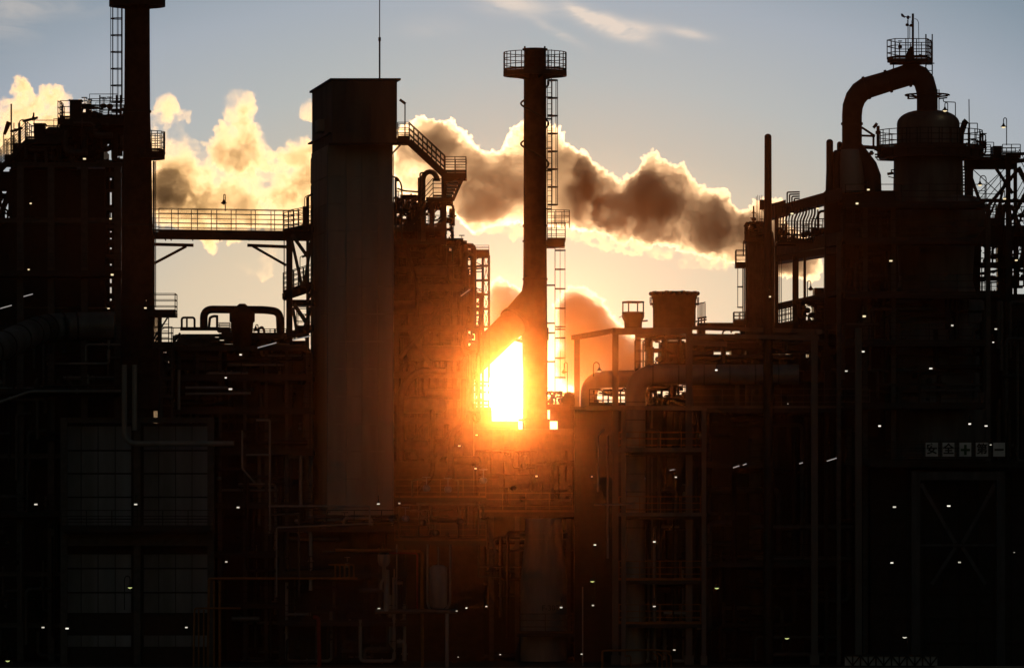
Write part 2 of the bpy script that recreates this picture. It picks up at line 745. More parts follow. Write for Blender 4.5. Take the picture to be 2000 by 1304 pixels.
def neck_lamp(x, y, xb, yb, D, label, top=None, m=WARM, flip=1):
    """bell shaped lamp hung from a hooked pole; (x,y) lamp, (xb,yb) foot of the pole"""
    foot = P(xb, yb, D)
    th = thing('gooseneck_lamp', label, 'lamp', foot, 'hooked bell lamps')
    r = abs(xb - x) / 2.0
    top = top if top is not None else y - 18
    cx = (x + xb) / 2
    pts = [P(xb, yb, D), P(xb, top + r, D)]
    a0 = 0 if xb > x else pi
    for i in range(1, 9):
        a = pi * i / 8
        pts.append(P(cx + (r if xb > x else -r) * cos(a), top + r - r * 1.15 * sin(a), D))
    pts.append(P(x, y - 5, D))
    MB().tube(pts, .025, 6).build('pole', DARK, th)
    c = P(x, y, D)
    u = M_(1, D)
    MB().lathe(c, [(5.6 * u, -1.2 * u), (5.2 * u, .2 * u), (2.6 * u, 2.6 * u), (1.6 * u, 5.5 * u), (.9 * u, 6.5 * u)], 14).build('shade', DARK, th)
    MB().lathe(c, [(.6 * u, -3.8 * u), (3.4 * u, -2.6 * u), (4.3 * u, -1.25 * u)], 14).build('bulb', m, th)
    return th


def flood(x, y, D, label, w=10, h=5, m=COOL, arm=True):
    """small lit box lamp under a hood, on a bracket"""
    c = P(x, y, D)
    th = thing('work_lamp', label, 'lamp', c, 'small work lamps on the plant')
    W, H = M_(w, D) / 2, M_(h, D) / 2
    MB().box((c.x - W, c.y - .10, c.z - H), (c.x + W, c.y + .12, c.z + H * .5)).build('lens', m, th)
    hb = MB()
    hb.prism([(c.x - W * 1.25, c.z + H * .52), (c.x + W * 1.25, c.z + H * .52), (c.x + W * .8, c.z + H * 1.5), (c.x - W * .8, c.z + H * 1.5)], c.y - .13, c.y + .15)
    if arm:
        hb.bar((c.x, c.y, c.z + H * 1.5), (c.x, c.y, c.z + H * 1.5 + .35), .04)
        hb.bar((c.x, c.y, c.z + H * 1.5 + .33), (c.x, c.y + .8, c.z + H * 1.5 + .33), .05)
    hb.build('hood', DARK, th)
    return th


def tube_lamp(x0, y0, x1, y1, D, label, m=TUBE, w=.95):
    a, b = P(x0, y0, D), P(x1, y1, D)
    th = thing('tube_lamp', label, 'lamp', (a + b) / 2, 'slanting tube lamps')
    MB().tube([a, b], M_(w, D), 8).build('tube', m, th)
    up = Vector((0, .02, M_(w, D) * 1.8))
    MB().bar(a + up, b + up, M_(w, D) * 3.4, M_(w, D) * 1.2).build('fitting', DARK, th)
    return th

# ------------------------------------------------------------------ ground
gm = MB()
gm.add([(-250, -10, 0), (250, -10, 0), (250, 412, 0), (-250, 412, 0)], [(0, 1, 2, 3)])
tag(gm.build('ground', GROUND), kind='structure')
kb = MB()
a = P(1830, 0, 286)
kb.box((a.x, 286.6, .004), (30, 287.4, .14))
kb.box((-32, 285.0, .004), (a.x - .02, 285.3, .12))
tag(kb.build('kerb', CONC), kind='structure')

# ------------------------------------------------------------------ left chimney
D = 300.0
th = thing('chimney', 'thick dark chimney leftmost and taller than all else, ladder cage on its left side', 'chimney', P(268, gy(D), D))
c = P(268, 0, D)
prof = []
for y, r in ((gy(D), 32), (620, 31.5), (440, 30), (306, 28), (222, 25.5), (100, 24.8), (-70, 24.2)):
    prof.append((M_(r, D), P(0, y, D).z))
MB().lathe((c.x, D, 0), prof, 40).build('shaft', RUST, th)
for y, r in ((218, 27.5), (440, 31.5), (600, 33)):
    MB().lathe((c.x, D, P(0, y, D).z), [(M_(r, D), -.06), (M_(r, D), .06)], 40).build('flange', DARK, th)
# top gallery
z = P(0, 2, D).z
g = MB()
ringdeck(g, c, M_(24, D), M_(55, D), z, t=.1)
for i in range(12):
    a = 2 * pi * i / 12 + .1
    r0, r1 = M_(25, D), M_(54, D)
    g.add([(c.x + r * cos(a) + k * -sin(a), c.y + r * sin(a) + k * cos(a), z - dz) for k in (-.03, .03) for r, dz in ((r0, .101), (r1, .101), (r1, .25), (r0, .42))],
          [(0, 1, 2, 3), (7, 6, 5, 4), (0, 4, 5, 1), (1, 5, 6, 2), (2, 6, 7, 3), (3, 7, 4, 0)])
ringdeck(g, c, M_(50, D), M_(55, D), z - .101, t=.2)
g.build('gallery', DARK, th)
rail(MB(), ringpts(c, M_(54, D), z), 1.1, 3, 1.0, .022).build('handrail', DARK, th)
# half gallery lower
z = P(0, 297, D).z
g = MB()
ringdeck(g, c, M_(29, D), M_(55, D), z, -1.5, 1.2, 16, .14)
ringdeck(g, c, M_(46, D), M_(54, D), z - .141, -1.4, 1.1, 14, .24)
g.build('gallery', DARK, th)
rail(MB(), ringpts(c, M_(54, D), z, -1.5, 1.2, 10), 1.05, 4, 1.1, .022).build('handrail', DARK, th)
lb = P(238, 200, D)
lt = P(238, 4, D)
ladder(MB(), lb, lt, (0, 1, 0), .5).build('ladder', DARK, th)
cage(MB(), lb, lt, (0, 1, 0), (-1, 0, 0), .75, M_(22, D), .93, 5).build('ladder_cage', DARK, th)
pipe_part(th, [(304, 315), (304, 600)], .9, D, STEEL, 0)
pipe_part(th, [(299, 315), (299, 640)], .8, D, STEEL, 0)
ladder(MB(), P(301, 640, D), P(301, 315, D), (0, 1, 0), .4).build('ladder', DARK, th)
# low square platform on the right
deck(th, 275, 343, 609, D - .6, 1.8, 7, 'fbr', DARK, 36)
column(th, 312, 616, None, 8, D)
brace(th, (298, 680), (312, 650), 3, D)
brace(th, (296, 668), (330, 616), 3, D)
deck(th, 296, 336, 672, D - .4, 1.4, 5, 'fbr', DARK, 34)
ladder(MB(), P(322, 672, D), P(322, 620, D), (1, 0, 0), .4).build('ladder', DARK, th)

# ------------------------------------------------------------------ left process block
D = 304.0
th = thing('process_structure', 'stepped black steel structure filling the left edge under the windsock', 'process structure', P(120, gy(D), D))
for x in (40, 100, 165, 230):
    column(th, x, 320, None, 13, D)
    column(th, x, 320, None, 11, D + 9)
for x in (-20,):
    column(th, x, 330, None, 12, D)
for y in (322, 430, 540, 655, 770, 890, 1010, 1120, 1220):
    beam(th, (-40, y, D), (245, y, D), 9, D)
for y in (540, 770, 1010):
    deck(th, -40, 245, y - 7, D - 1.2, 1.1, 4, 'f', DARK, 38, 1.6)
# body behind
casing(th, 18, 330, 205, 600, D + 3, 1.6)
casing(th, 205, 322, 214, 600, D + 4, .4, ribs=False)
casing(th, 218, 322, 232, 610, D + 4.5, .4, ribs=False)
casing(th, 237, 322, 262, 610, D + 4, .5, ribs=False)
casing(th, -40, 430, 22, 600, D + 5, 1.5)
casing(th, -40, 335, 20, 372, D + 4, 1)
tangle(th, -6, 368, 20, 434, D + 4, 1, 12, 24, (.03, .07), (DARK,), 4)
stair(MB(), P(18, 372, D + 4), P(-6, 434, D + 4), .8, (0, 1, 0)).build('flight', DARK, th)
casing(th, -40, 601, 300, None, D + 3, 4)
casing(th, -40, 335, -6, 432, D + 4, 1)
# narrow chinks are bridged by pipes
for y in (340, 372, 408, 442, 470, 500, 556, 590):
    brace(th, (200, y), (246, y + 2), 5 + (y % 7), D + 4)
rnd = random.Random(19)
y = 322
while y < 600:
    h = rnd.uniform(8, 34)
    if not (375 < y < 392 or 415 < y < 424 or 528 < y < 558):
        casing(th, 211, y, 221, min(y + h, 604), D + 5.2, .3, ribs=False, name='filler_or_junction_box')  # random filler boxes added to block parts of the bright chink
    y += h + rnd.uniform(1.5, 5)
# upper tier
deck(th, 112, 242, 232, D, 4.5, 10, 'l', DARK, 35)
deck(th, 116, 172, 231, D + .3, 2.2, 8, 'fl', DARK, 34, 1.2)
deck(th, 172, 246, 229, D + 2.6, 1.5, 4, 'fb', DARK, 36, 1.5)
mb = MB()
pbox(mb, 136, 197, 158, 236, D + .5, .9)
pbox(mb, 134, 194.5, 160, 196.8, D + .4, 1.1)
mb.build('control_cabinet', DARK, th)
mb = MB()
for k, (x, y, r) in enumerate(((150, 265, 17), (190, 262, 20), (225, 258, 18))):
    mb2 = MB()
    a = P(x, y, D + 2.0)
    mb2.lathe(a, [(0.01, -1.9), (M_(r * .6, D), -1.8), (M_(r, D), -1.5), (M_(r, D), 1.5), (M_(r * .6, D), 1.8), (.01, 1.9)], 20, True, 'X')
    mb2.build('drum', DARK, th)
tangle(th, 160, 206, 243, 232, D, 3, 20, 21, (.03, .07), (DARK, STEEL), 12)
tangle(th, 118, 240, 243, 318, D, 3.5, 30, 22, (.07, .2), (DARK, STEEL), 12)
pipe_part(th, [(175, 230), (175, 184), (230, 184)], .8, D + 1, DARK, 0)
pipe_part(th, [(195, 232), (195, 186)], 1.3, D + 1, DARK, 0)
pipe_part(th, [(168, 232), (168, 193), (178, 193), (178, 232)], 1.0, D + 1, DARK, 0)
pipe_part(th, [(187, 232), (187, 200), (242, 200)], .6, D + 1, DARK, 0)
for x in (228, 236):
    pipe_part(th, [(x, 232), (x, 186)], 2.2, D + 1, DARK, 0)
for (x0, y0, x1, y1) in ((122, 268, 200, 292), (150, 292, 203, 322), (22, 300, 150, 332), (120, 240, 142, 300), (165, 240, 200, 300), (60, 288, 120, 300)):
    casing(th, x0, y0, x1, y1, D + 2.6, 4, ribs=False, name='duct')
# lower tier
deck(th, 48, 118, 271, D - .5, 4, 8, 'flb', DARK, 36)
mb = MB()
pbox(mb, 66, 243, 87, 276, D - .2, .9)
pbox(mb, 64.5, 240.5, 88.5, 242.8, D - .3, 1.1)
mb.build('control_cabinet', DARK, th)
tangle(th, 30, 284, 118, 322, D - .5, 3, 26, 23, (.06, .16), (DARK, STEEL), 6)

pipe_part(th, [(105, 270), (105, 232), (112, 232)], .8, D, DARK, 0)
pipe_part(th, [(112, 262), (112, 243), (123, 243), (123, 262)], 1.3, D, DARK, 4)
# stair down to the left
s = MB()
stair(s, P(50, 277, D - .5), P(-12, 342, D - .5), .9, (0, 1, 0))
s.build('stair', DARK, th)
s = MB()
for dy in (0, .9):
    a, b = P(50, 277, D - .5), P(-12, 342, D - .5)
    for h in (.45, .75, 1.05):
        s.bar(a + Vector((0, dy, h)), b + Vector((0, dy, h)), .04)
    for k in range(6):
        p_ = a.lerp(b, k / 5)
        s.bar(p_ + Vector((0, dy, 0)), p_ + Vector((0, dy, 1.05)), .05)
s.build('handrail', DARK, th)
deck(th, 8, 32, 306, D, 2, 6, 'fl', DARK, 34)
pipe_part(th, [(22, 330), (22, 203)], 1.6, D, DARK, 0, 'mast')
pipe_part(th, [(14, 280), (36, 280), (36, 240)], .9, D, DARK, 0)
ladder(MB(), P(33, 310, D), P(33, 240, D), (1, 0, 0), .32).build('ladder', DARK, th)
# floor pipework low down
tangle(th, -10, 640, 240, 760, D - 1, 2, 26, 31, (.05, .14), (STEEL, GALV, DARK), 6)
tangle(th, -10, 780, 125, 1000, D - 1, 2, 20, 32, (.05, .12), (STEEL, DARK), 6)
tangle(th, -10, 1020, 125, 1280, D - 1, 2, 22, 33, (.05, .12), (STEEL, DARK), 8)
pipe_part(th, [(-20, 792), (60, 764), (240, 764)], 3, D - 1.3, GALV, 10, fl=True)

# windsock on its pole
th = thing('windsock', 'limp orange windsock on a thin pole at the far left', 'windsock', P(7, 330, D - 1))
MB().bar(P(6, 335, D - 1), P(7, 262, D - 1), M_(1.6)).build('pole', DARK, th)
MB().tube([P(8.5, 263, D - 1), P(14, 248, D - 1), P(17.5, 238, D - 1)], M_(4), 10, True, [M_(3), M_(4.5), M_(5)]).build('sock', SOCK, th)
# two tube lamps on arms
for (x0, y0, x1, y1, xp, yb, lab) in ((44, 236.5, 74, 229.5, 38, 276, 'upper of two unlit tube lamps on bent arms beside the far left mast'),
                                      (20, 257, 45, 250, 22, 259, 'lower of two unlit tube lamps on the far left mast')):
    t2 = thing('tube_lamp', lab, 'lamp', P(xp, yb, D - .3), 'unlit tube lamps')
    if xp == 38:
        MB().tube(fillet([P(38, 276, D - .3), P(38, 236, D - .3), P(46, 233.5, D - .3)], .15, 5), .03, 6).build('pole', DARK, t2)
    MB().bar(P(x0, y0, D - .3), P(x1, y1, D - .3), .16, .1).build('fitting', DARK, t2)
    MB().tube([P(x0 + 1, y0 + 2.2, D - .3), P(x1 - 1, y1 + 2.2, D - .3)], .03, 6).build('tube', PALE, t2)
neck_lamp(65, 232, 66.5, 262, D - .4, 'hooked bell lamp above the lower left roof cabinet', 221, m=PALE)

# ------------------------------------------------------------------ big horizontal duct at the left
th = thing('insulated_duct', 'fat banded silver duct curving in from the left edge', 'duct', P(100, 640, 296))
pts = [P(-60, 700, 284), P(-10, 682, 287), P(35, 662, 291), P(65, 648, 295), P(95, 640, 297), P(150, 637, 297.5), P(225, 636, 297.5)]
pts = fillet(pts, 1.4, 4)
MB().tube(pts, .74, 28).build('shell', LAG, th)
for i in range(2, len(pts) - 1, 3):
    d = (pts[i + 1] - pts[i - 1]).normalized()
    MB().tube([pts[i] - d * .05, pts[i] + d * .05], .785, 28).build('band', DARK, th)

# ------------------------------------------------------------------ sheet clad building lower left
D = 298.5
th = thing('clad_building', 'pale sheet clad building behind dark columns in the lower left', 'building', P(265, gy(D), D))
mb = MB()
pbox(mb, 122, 826, 412, None, D + .12, 4)
mb.build('wall', DARK, th)
rnd = random.Random(4)
rows = [(832, 878), (881, 923), (926, 969), (972, 1012), (1014, 1026), (1082, 1108), (1111, 1155), (1158, 1196), (1240, 1262)]
cols = [127, 158.5, 191.5, 225, 257]
cols2 = [280, 310, 343, 375, 406]
for ry0, ry1 in rows:
    for cc in (cols, cols2):
        mb = MB()
        for k in range(4):
            pbox(mb, cc[k] + .7, ry0, cc[k + 1] - .7, ry1, D + rnd.uniform(0, .03), .08)
        mb.build('sheet_row', PANEL, th)
for x in (125, 268, 412):
    column(th, x, 815, None, 13, D - .7)
beam(th, (118, 1054), (418, 1054), 22, D - .72)
beam(th, (118, 820), (418, 820), 10, D - .72)
deck(th, 118, 418, 1030, D - 2.2, 1.3, 5, 'f', DARK, 34)
casing(th, 122, 1264, 412, None, D - .3, .3, ribs=False, name='plinth')

th = thing('bent_pipe', 'pale pipe dropping then turning right across the sheet clad building', 'pipe', P(243, 715, 296.6))
pipe_part(th, [(243, 712), (243, 866), (457, 866)], 5.2, 296.6, PALE, 26, n=14)
pipe_part(th, [(263, 712), (263, 840)], 5, 296.9, GALV, 0, n=12)
th = thing('silencer_box', 'square brown duct casing between the left chimney foot and the bent pipes', 'duct', P(245, 780, 298))
casing(th, 238, 680, 310, 800, 299.2, 2.5, RUST, step=24)

# ------------------------------------------------------------------ mid left process unit
D = 302.0
th = thing('process_unit', 'pipe crowded reactor unit behind the walkway bridge, lamps between its floors', 'process structure', P(450, gy(D), D))
mb = MB()
cx = P(388, 0, D + 2).x
mb.lathe((cx, D + 2, 0), [(M_(55), P(0, 720, D).z), (M_(55), P(0, 672, D).z), (M_(40), P(0, 660, D).z), (M_(26), P(0, 652, D).z)], 28)
mb.build('reactor_head', STEEL, th)
pipe_part(th, [(352, 642), (432, 642)], 3.6, D, STEEL, 0)
pipe_part(th, [(355, 640), (355, 620), (380, 620), (380, 640)], 2.2, D, STEEL, 5)
pipe_part(th, [(365, 640), (365, 619)], 1.8, D, STEEL, 0)
pipe_part(th, [(408, 640), (410, 620), (418, 617), (426, 618)], 2.6, D, STEEL, 3)
pipe_part(th, [(424, 640), (424, 618)], 2.4, D, STEEL, 0)
# overhead crossover
mb = MB()
ppipe(mb, [(398, 640), (398, 604), (520, 605), (546, 609), (548, 660)], 7.6, D, 22, 18)
mb.build('crossover_pipe', RUST, th)
mb = MB()
a = P(473, 0, D)
mb.lathe((a.x, D, 0), [(M_(8), P(0, 700, D).z), (M_(19), P(0, 668, D).z), (M_(22), P(0, 630, D).z), (M_(25), P(0, 628, D).z), (M_(25), P(0, 612, D).z), (M_(16), P(0, 602, D).z), (M_(6), P(0, 593, D).z)], 24)
mb.build('hopper', RUST, th)
pipe_part(th, [(505, 658), (505, 642), (512, 638), (516, 645), (516, 660)], 2.4, D, STEEL, 3)
pipe_part(th, [(537, 660), (537, 642)], 2, D, STEEL, 0)
deck(th, 432, 560, 654, D - .2, 3, 6, 'f', DARK, 12, .8)
deck(th, 424, 450, 644, D + .4, 1.5, 2, 'fb', DARK, 14, .6)
deck(th, 318, 600, 676, D - .4, 5, 7, '', DARK)
pipe_part(th, [(302, 655), (320, 640), (420, 640)], 1, D, DARK, 4)
brace(th, (337, 672), (352, 650), 4, D)
casing(th, 335, 690, 612, None, D + 4, 6)
casing(th, 330, 678, 440, 760, D + 2.5, 2, step=22)
casing(th, 455, 665, 600, 800, D + 3, 2)
for x in (350, 385, 430, 478, 520, 560, 600):
    column(th, x, 680, None, 6, D + .2)
for y in (735, 800, 880, 985, 1080, 1180):
    deck(th, 330, 612, y, D - .3, 2.2, 6, 'f', DARK, 38, 1.7)
tangle(th, 340, 655, 600, 735, D, 2.5, 30, 41, (.04, .12), (STEEL, DARK, GALV), 8)
tangle(th, 340, 740, 600, 880, D - .3, 2.2, 22, 42, (.05, .13), (STEEL, GALV, RUST), 8)
tangle(th, 415, 890, 605, 1290, D - .3, 2.2, 30, 43, (.05, .13), (STEEL, GALV, RUST), 8)
pipe_part(th, [(362, 757), (445, 757)], 3, D - .6, GALV, 0)
pipe_part(th, [(362, 769), (490, 768)], 2.6, D - .6, GALV, 0)
pipe_part(th, [(349, 722), (349, 800)], 3.5, D - .6, GALV, 0)
neck_lamp(499.5, 643, 504, 660, D - .3, 'unlit bell lamp beside the rusty hopper pipes', 634, m=PALE)
# ladder tower beside it
th = thing('ladder_tower', 'slim open ladder tower with sky showing through, right of the left chimney', 'ladder tower', P(325, gy(300), 300))
for x in (316, 336):
    column(th, x, 675, None, 3, 300)
    column(th, x, 675, None, 3, 302)
rnd = random.Random(8)
for k, y in enumerate(range(684, 800, 9)):
    beam(th, (314, y + rnd.uniform(-1, 1), 300 + (k % 2) * 2), (338, y + rnd.uniform(-1, 1), 300 + (k % 2) * 2), 3 + (k * 7 % 4), 300)
ladder(MB(), P(326, 800, 301), P(326, 675, 301), (1, 0, 0), .38, .03, .2).build('ladder', DARK, th)
for k in range(6):
    brace(th, (315, 690 + k * 18), (337, 702 + k * 18 * 1.0), 2.4, 301.3)
casing(th, 312, 775, 342, None, 303, 2)
tangle(th, 314, 684, 338, 780, 300.5, 1.2, 26, 25, (.03, .11), (DARK, STEEL), 5)
for y, h in ((690, 9), (712, 16), (733, 8), (752, 12)):
    casing(th, 314 + y % 5, y, 331 + y % 7, y + h, 302.3, .4, ribs=False, name='filler_or_junction_box')  # filler boxes added to break up the light between the rungs

# ------------------------------------------------------------------ concrete tower
D = 300.0
th = thing('concrete_tower', 'tall pale concrete clad tower with an overhanging dark head and lightning rod', 'tower', P(700, gy(D), D))
U = Vector((1, 0, 0))
V = Vector((-.16, .987, 0)).normalized()      # the side wall runs away to the left


def skew(mb, o, w, d, z0, z1):
    o = Vector(o)
    vs = [o, o + U * w, o + U * w + V * d, o + V * d]
    vs = [Vector((v.x, v.y, z)) for z in (z0, z1) for v in vs]
    return mb.add(vs, [(3, 2, 1, 0), (4, 5, 6, 7), (0, 1, 5, 4), (1, 2, 6, 5), (2, 3, 7, 6), (3, 0, 4, 7)])


zt = P(0, 160, D).z
zs = P(0, 283, D).z
o0 = P(640.5, 0, D)
w0 = M_(126.5, D)
mb = MB()
skew(mb, o0, w0, 7.0, 0, zs)
mb.build('shaft', CONC, th)
cols = [0, .275, .52, .76, 1.0]
yy = 292
rows = []
while yy < gy(D) - 20:
    rows.append((yy, yy + 52.5))
    yy += 53.6
mb = MB()
rnd = random.Random(5)
g = .022
for (ya, yb) in rows:
    za, zb = P(0, ya, D).z, P(0, yb, D).z
    for k in range(4):
        q0 = o0 + U * (w0 * cols[k] + g) - V * .045
        skew(mb, q0, w0 * (cols[k + 1] - cols[k]) - 2 * g, .04 + rnd.uniform(0, .004), zb + g, za - g)
mb.build('front_cladding', CONC, th)
mb = MB()
for (ya, yb) in rows:
    za, zb = P(0, ya, D).z, P(0, yb, D).z
    for k in range(2):
        q0 = o0 - U * .045 + V * (7.0 * k / 2 + g)
        skew(mb, q0, .04 + rnd.uniform(0, .004), 3.5 - 2 * g, zb + g, za - g)
mb.build('side_cladding', CONC, th)
# head: 1.5 m further out to the front
oh = o0 - V * 1.5 - U * .02
oh = Vector((P(649, 0, D - 1.5).x, D - 1.5, 0))
wh = M_(126.5, D - 1.5)
HEAD = mat('weathered_sheet', (.17, .15, .13), .8, 0, 1.2, .4, .2, 1)
mb = MB()
skew(mb, oh, wh, 8.5, zs + .002, zt - .05)
mb.build('head', HEAD, th)
mb = MB()
zb_ = P(0, 263, D).z
for k in range(5):
    q0 = oh + U * (wh * k / 5 + .01) - V * .04
    skew(mb, q0, wh / 5 - .02, .036, zb_ + .03, zt - .12)
    skew(mb, q0, wh / 5 - .02, .036, zs + .05, zb_)
mb.build('head_cladding', HEAD, th)
mb = MB()
skew(mb, oh - U * .12 - V * .12, wh + .3, 8.75, zt - .049, zt + .06)
mb.build('roof', DARK, th)
mb = MB()
skew(mb, oh - U * .20 - V * .1, wh + .22, .3, zs - .12, zs)
skew(mb, oh - U * .24, .18, 8.4, zb_ - .06, zb_ + .02)
mb.build('ledge', DARK, th)
mb = MB()
q0 = oh - U * .35 + V * 3.0
skew(mb, q0, .33, 1.5, P(0, 252, D).z, P(0, 229, D).z)
mb.build('vent_box', CONC, th)
mb = MB()
for q0 in (o0 - V * .09 - U * .05, o0 + U * (w0 + .004) - V * .09):
    skew(mb, q0, .045, .05, 1, P(0, 300, D).z)
mb.build('corner_trim', PALE, th)
mb = MB()
a = P(741.5, 158, D + 3)
mb.tube([a, P(741.5, 76, D + 3)], .045, 8)
mb.tube([P(741.5, 78, D + 3), P(741.5, -40, D + 3)], .026, 6)
mb.lathe(P(741.5, 77, D + 3), [(.07, -.1), (.07, .1)], 8)
mb.lathe(P(741.5, 159, D + 3), [(.2, -.03), (.06, .12)], 8)
mb.build('lightning_rod', DARK, th)

th = thing('pump_house', 'low dark pipe covered plant room hiding the foot of the concrete tower', 'plant room', P(680, gy(297), 296))
casing(th, 545, 1034, 790, None, 297.4, 1.4)
deck(th, 530, 800, 1030, 295.6, 1.6, 6, 'f', DARK, 34, 1.3)
tangle(th, 560, 1036, 790, 1290, 295.6, 1.4, 40, 58, (.04, .12), (STEEL, DARK, RUST, GALV), 12)
tangle(th, 580, 1008, 780, 1030, 296, 1.2, 16, 59, (.04, .10), (STEEL, DARK, GALV), 10)
for y in (1120, 1215):
    deck(th, 540, 795, y, 295.6, 1.6, 5, 'f', DARK, 34, 1.5)

# ------------------------------------------------------------------ stair hung on the right of the tower head
D = 299.5
th = thing('outside_stair', 'zigzag steel stair with landings on the right side of the concrete tower head', 'stair', P(840, 480, D))
deck(th, 775.5, 800, 270, D - .3, 1.3, 9, 'fb', DARK, 31, .8)
brace(th, (766, 300), (784, 281), 3.5, D)
brace(th, (766, 300, D + .9), (784, 281, D + .9), 3.5, D)
a, b = P(799, 276, D - .3), P(869, 341, D - .3)
stair(MB(), a, b, 1.2, (0, 1, 0), .25, .32).build('flight', DARK, th)
s = MB()
for dy in (0, 1.2):
    for h in (.4, .7, 1.0):
        s.bar(a + Vector((0, dy, h)), b + Vector((0, dy, h)), .045)
    for k in range(9):
        p_ = a.lerp(b, k / 8)
        s.bar(p_ + Vector((0, dy, 0)), p_ + Vector((0, dy, 1.0)), .05)
s.build('handrail', DARK, th)
deck(th, 866, 911, 337, D - .9, 2.4, 9, 'fbr', DARK, 31, .75)
g = MB()
g.prism([(P(868, 0, D).x, P(0, 347, D).z), (P(905, 0, D).x, P(0, 347, D).z), (P(880, 0, D).x, P(0, 357, D).z), (P(868, 0, D).x, P(0, 357, D).z)], D - .8, D - .6)
g.build('gusset', DARK, th)
brace(th, (905, 345), (884, 392), 6, D - .6)
brace(th, (905, 345), (884, 392), 6, D + 1.2)
s = MB()
for k in range(7):
    x0, x1 = 869, 899 - k * 3.2
    a, b = P(x0, 350 + k * 6.2, D - .5), P(x1, 350 + k * 6.2, D - .5)
    s.box(a, (b.x, D + 1.2, a.z - .06))
s.build('flight', DARK, th)
deck(th, 832, 884, 385, D - .9, 2.4, 7, '', DARK)
rail(MB(), [P(846, 385, D - .87), P(866, 385, D - .87)], .95, 4, .4).build('handrail', DARK, th)
casing(th, 862, 345, 872, 478, D - .4, .5, ribs=False, name='post')
casing(th, 838, 394, 848, 460, D - .2, .4, ribs=False, name='post')
s = MB()
a, b = P(846, 389, D - .9), P(800, 440, D - .9)
stair(s, a, b, 1.0, (0, 1, 0), .25, .2)
for h in (.35, .6, .85, 1.1):
    s.bar(a + Vector((0, 0, h)), b + Vector((0, 0, h)), .04)
s.build('flight', DARK, th)
brace(th, (866, 397), (846, 417), 3, D)
brace(th, (846, 432), (868, 424), 3, D)
brace(th, (846, 440), (872, 430), 4, D + .5)
th = thing('pole_lamp', 'unlit square lamp on a thin pole at the stair top beside the tower head', 'lamp', P(791, 270, D))
MB().tube(fillet([P(791, 270, D), P(791, 200, D), P(786, 197, D)], .1, 4), .032, 6).build('pole', DARK, th)
MB().bar(P(792, 203, D), P(781, 195, D), .22, .13).build('lamp_head', STEEL, th)

# vents right of the tower
D = 301.0
th = thing('vent_pipe', 'thick hooked vent pipe with a flared mouth below the stair landing', 'vent pipe', P(826, 460, D))
mb = MB()
pts = [P(826, 470, D), P(826, 350, D)] + [P(839.5 - 13 * cos(t * pi / 8), 350 - 14.5 * sin(t * pi / 8), D) for t in range(1, 9)]
mb.tube(pts, M_(5.2), 14)
mb.build('pipe', STEEL, th)
mb = MB()
mb.lathe(P(852.5, 353, D), [(M_(8.5), -.02), (M_(6.4), .1), (M_(5), .25)], 14)
mb.build('mouth', STEEL, th)
th = thing('vent_pipe', 'three thin upright vents grouped just left of the flared vent pipe', 'vent pipe', P(820, 460, D))
pipe_part(th, [(820.5, 470), (820.5, 338), (830, 337)], 1.6, D - .3, DARK, 3)
pipe_part(th, [(817.5, 470), (817.5, 347)], 1.6, D - .3, DARK, 0)
th = thing('vent_pipe', 'short arched vent pipe touching the right edge of the concrete tower', 'vent pipe', P(780, 460, D))
pipe_part(th, [(766, 345), (776, 347), (783, 358), (785, 370), (785, 470)], 1.7, D, DARK, 5)
pipe_part(th, [(773, 347), (773, 470)], 2.2, D, DARK, 0)
pipe_part(th, [(771, 352), (779, 352)], 2.8, D, DARK, 0, 'flange')
pipe_part(th, [(776, 368), (790, 373), (820, 375)], 1.8, D, DARK, 4)

# ------------------------------------------------------------------ centre process block
D = 302.0
th = thing('process_block', 'dense brown furnace block between the concrete tower and the tall chimney', 'process structure', P(850, gy(D), D))
casing(th, 767, 450, 870, 1040, D + 2.5, 7, RUST)
casing(th, 870, 500, 888, 1040, D + 2.5, 7, RUST, ribs=False)
casing(th, 888, 700, 925, 1040, D + 3, 6, RUST, ribs=False)
mb = MB()
a = P(878, 0, D + 5)
mb.lathe((a.x, D + 5, 0), [(M_(38), P(0, 1000, D).z), (M_(38), P(0, 560, D).z), (M_(34), P(0, 520, D).z), (M_(24), P(0, 498, D).z), (M_(8), P(0, 488, D).z)], 28)
mb.build('column_vessel', RUST, th)
deck(th, 766, 872, 442, D - .2, 3, 8, 'f', DARK, 32, 1.1)
deck(th, 766, 872, 468, D - .2, 3, 7, '', DARK)
deck(th, 764, 800, 405, D - .2, 2.2, 6, 'f', DARK, 10)
tangle(th, 768, 385, 815, 450, D, 2.5, 18, 51, (.05, .15), (RUST,), 5)
tangle(th, 800, 400, 885, 470, D + .3, 2.2, 22, 52, (.06, .16), (RUST,), 6)
tangle(th, 775, 470, 905, 560, D, 3, 34, 53, (.08, .2), (RUST,), 8)
tangle(th, 862, 480, 925, 640, D + 1, 4, 40, 54, (.06, .17), (RUST,), 10)
tangle(th, 885, 640, 935, 820, D + 1, 3, 26, 55, (.06, .15), (RUST,), 4)
pipe_part(th, [(868, 450), (868, 482), (884, 482), (884, 510)], 2, D, DARK, 4)
for k, y in enumerate((560, 640, 730, 820, 905, 965, 1040)):
    deck(th, 768, 905 + k * 4, y, D - .3, 2.6, 6, 'f', RUST, 38, 1.6)
for x in (775, 832, 888):
    column(th, x, 560, None, 7, D - .1, RUST)
casing(th, 767, 1041, 945, None, D + 3, 6, RUST)
casing(th, 800, 480, 822, 700, D + .6, 1.6, RUST, ribs=False, name='duct')
pipe_part(th, [(880, 455), (880, 420), (884, 418), (886, 425), (886, 480)], .7, D, DARK, 3)
tangle(th, 775, 580, 900, 900, D + .2, 2, 34, 56, (.05, .16), (RUST,), 8)

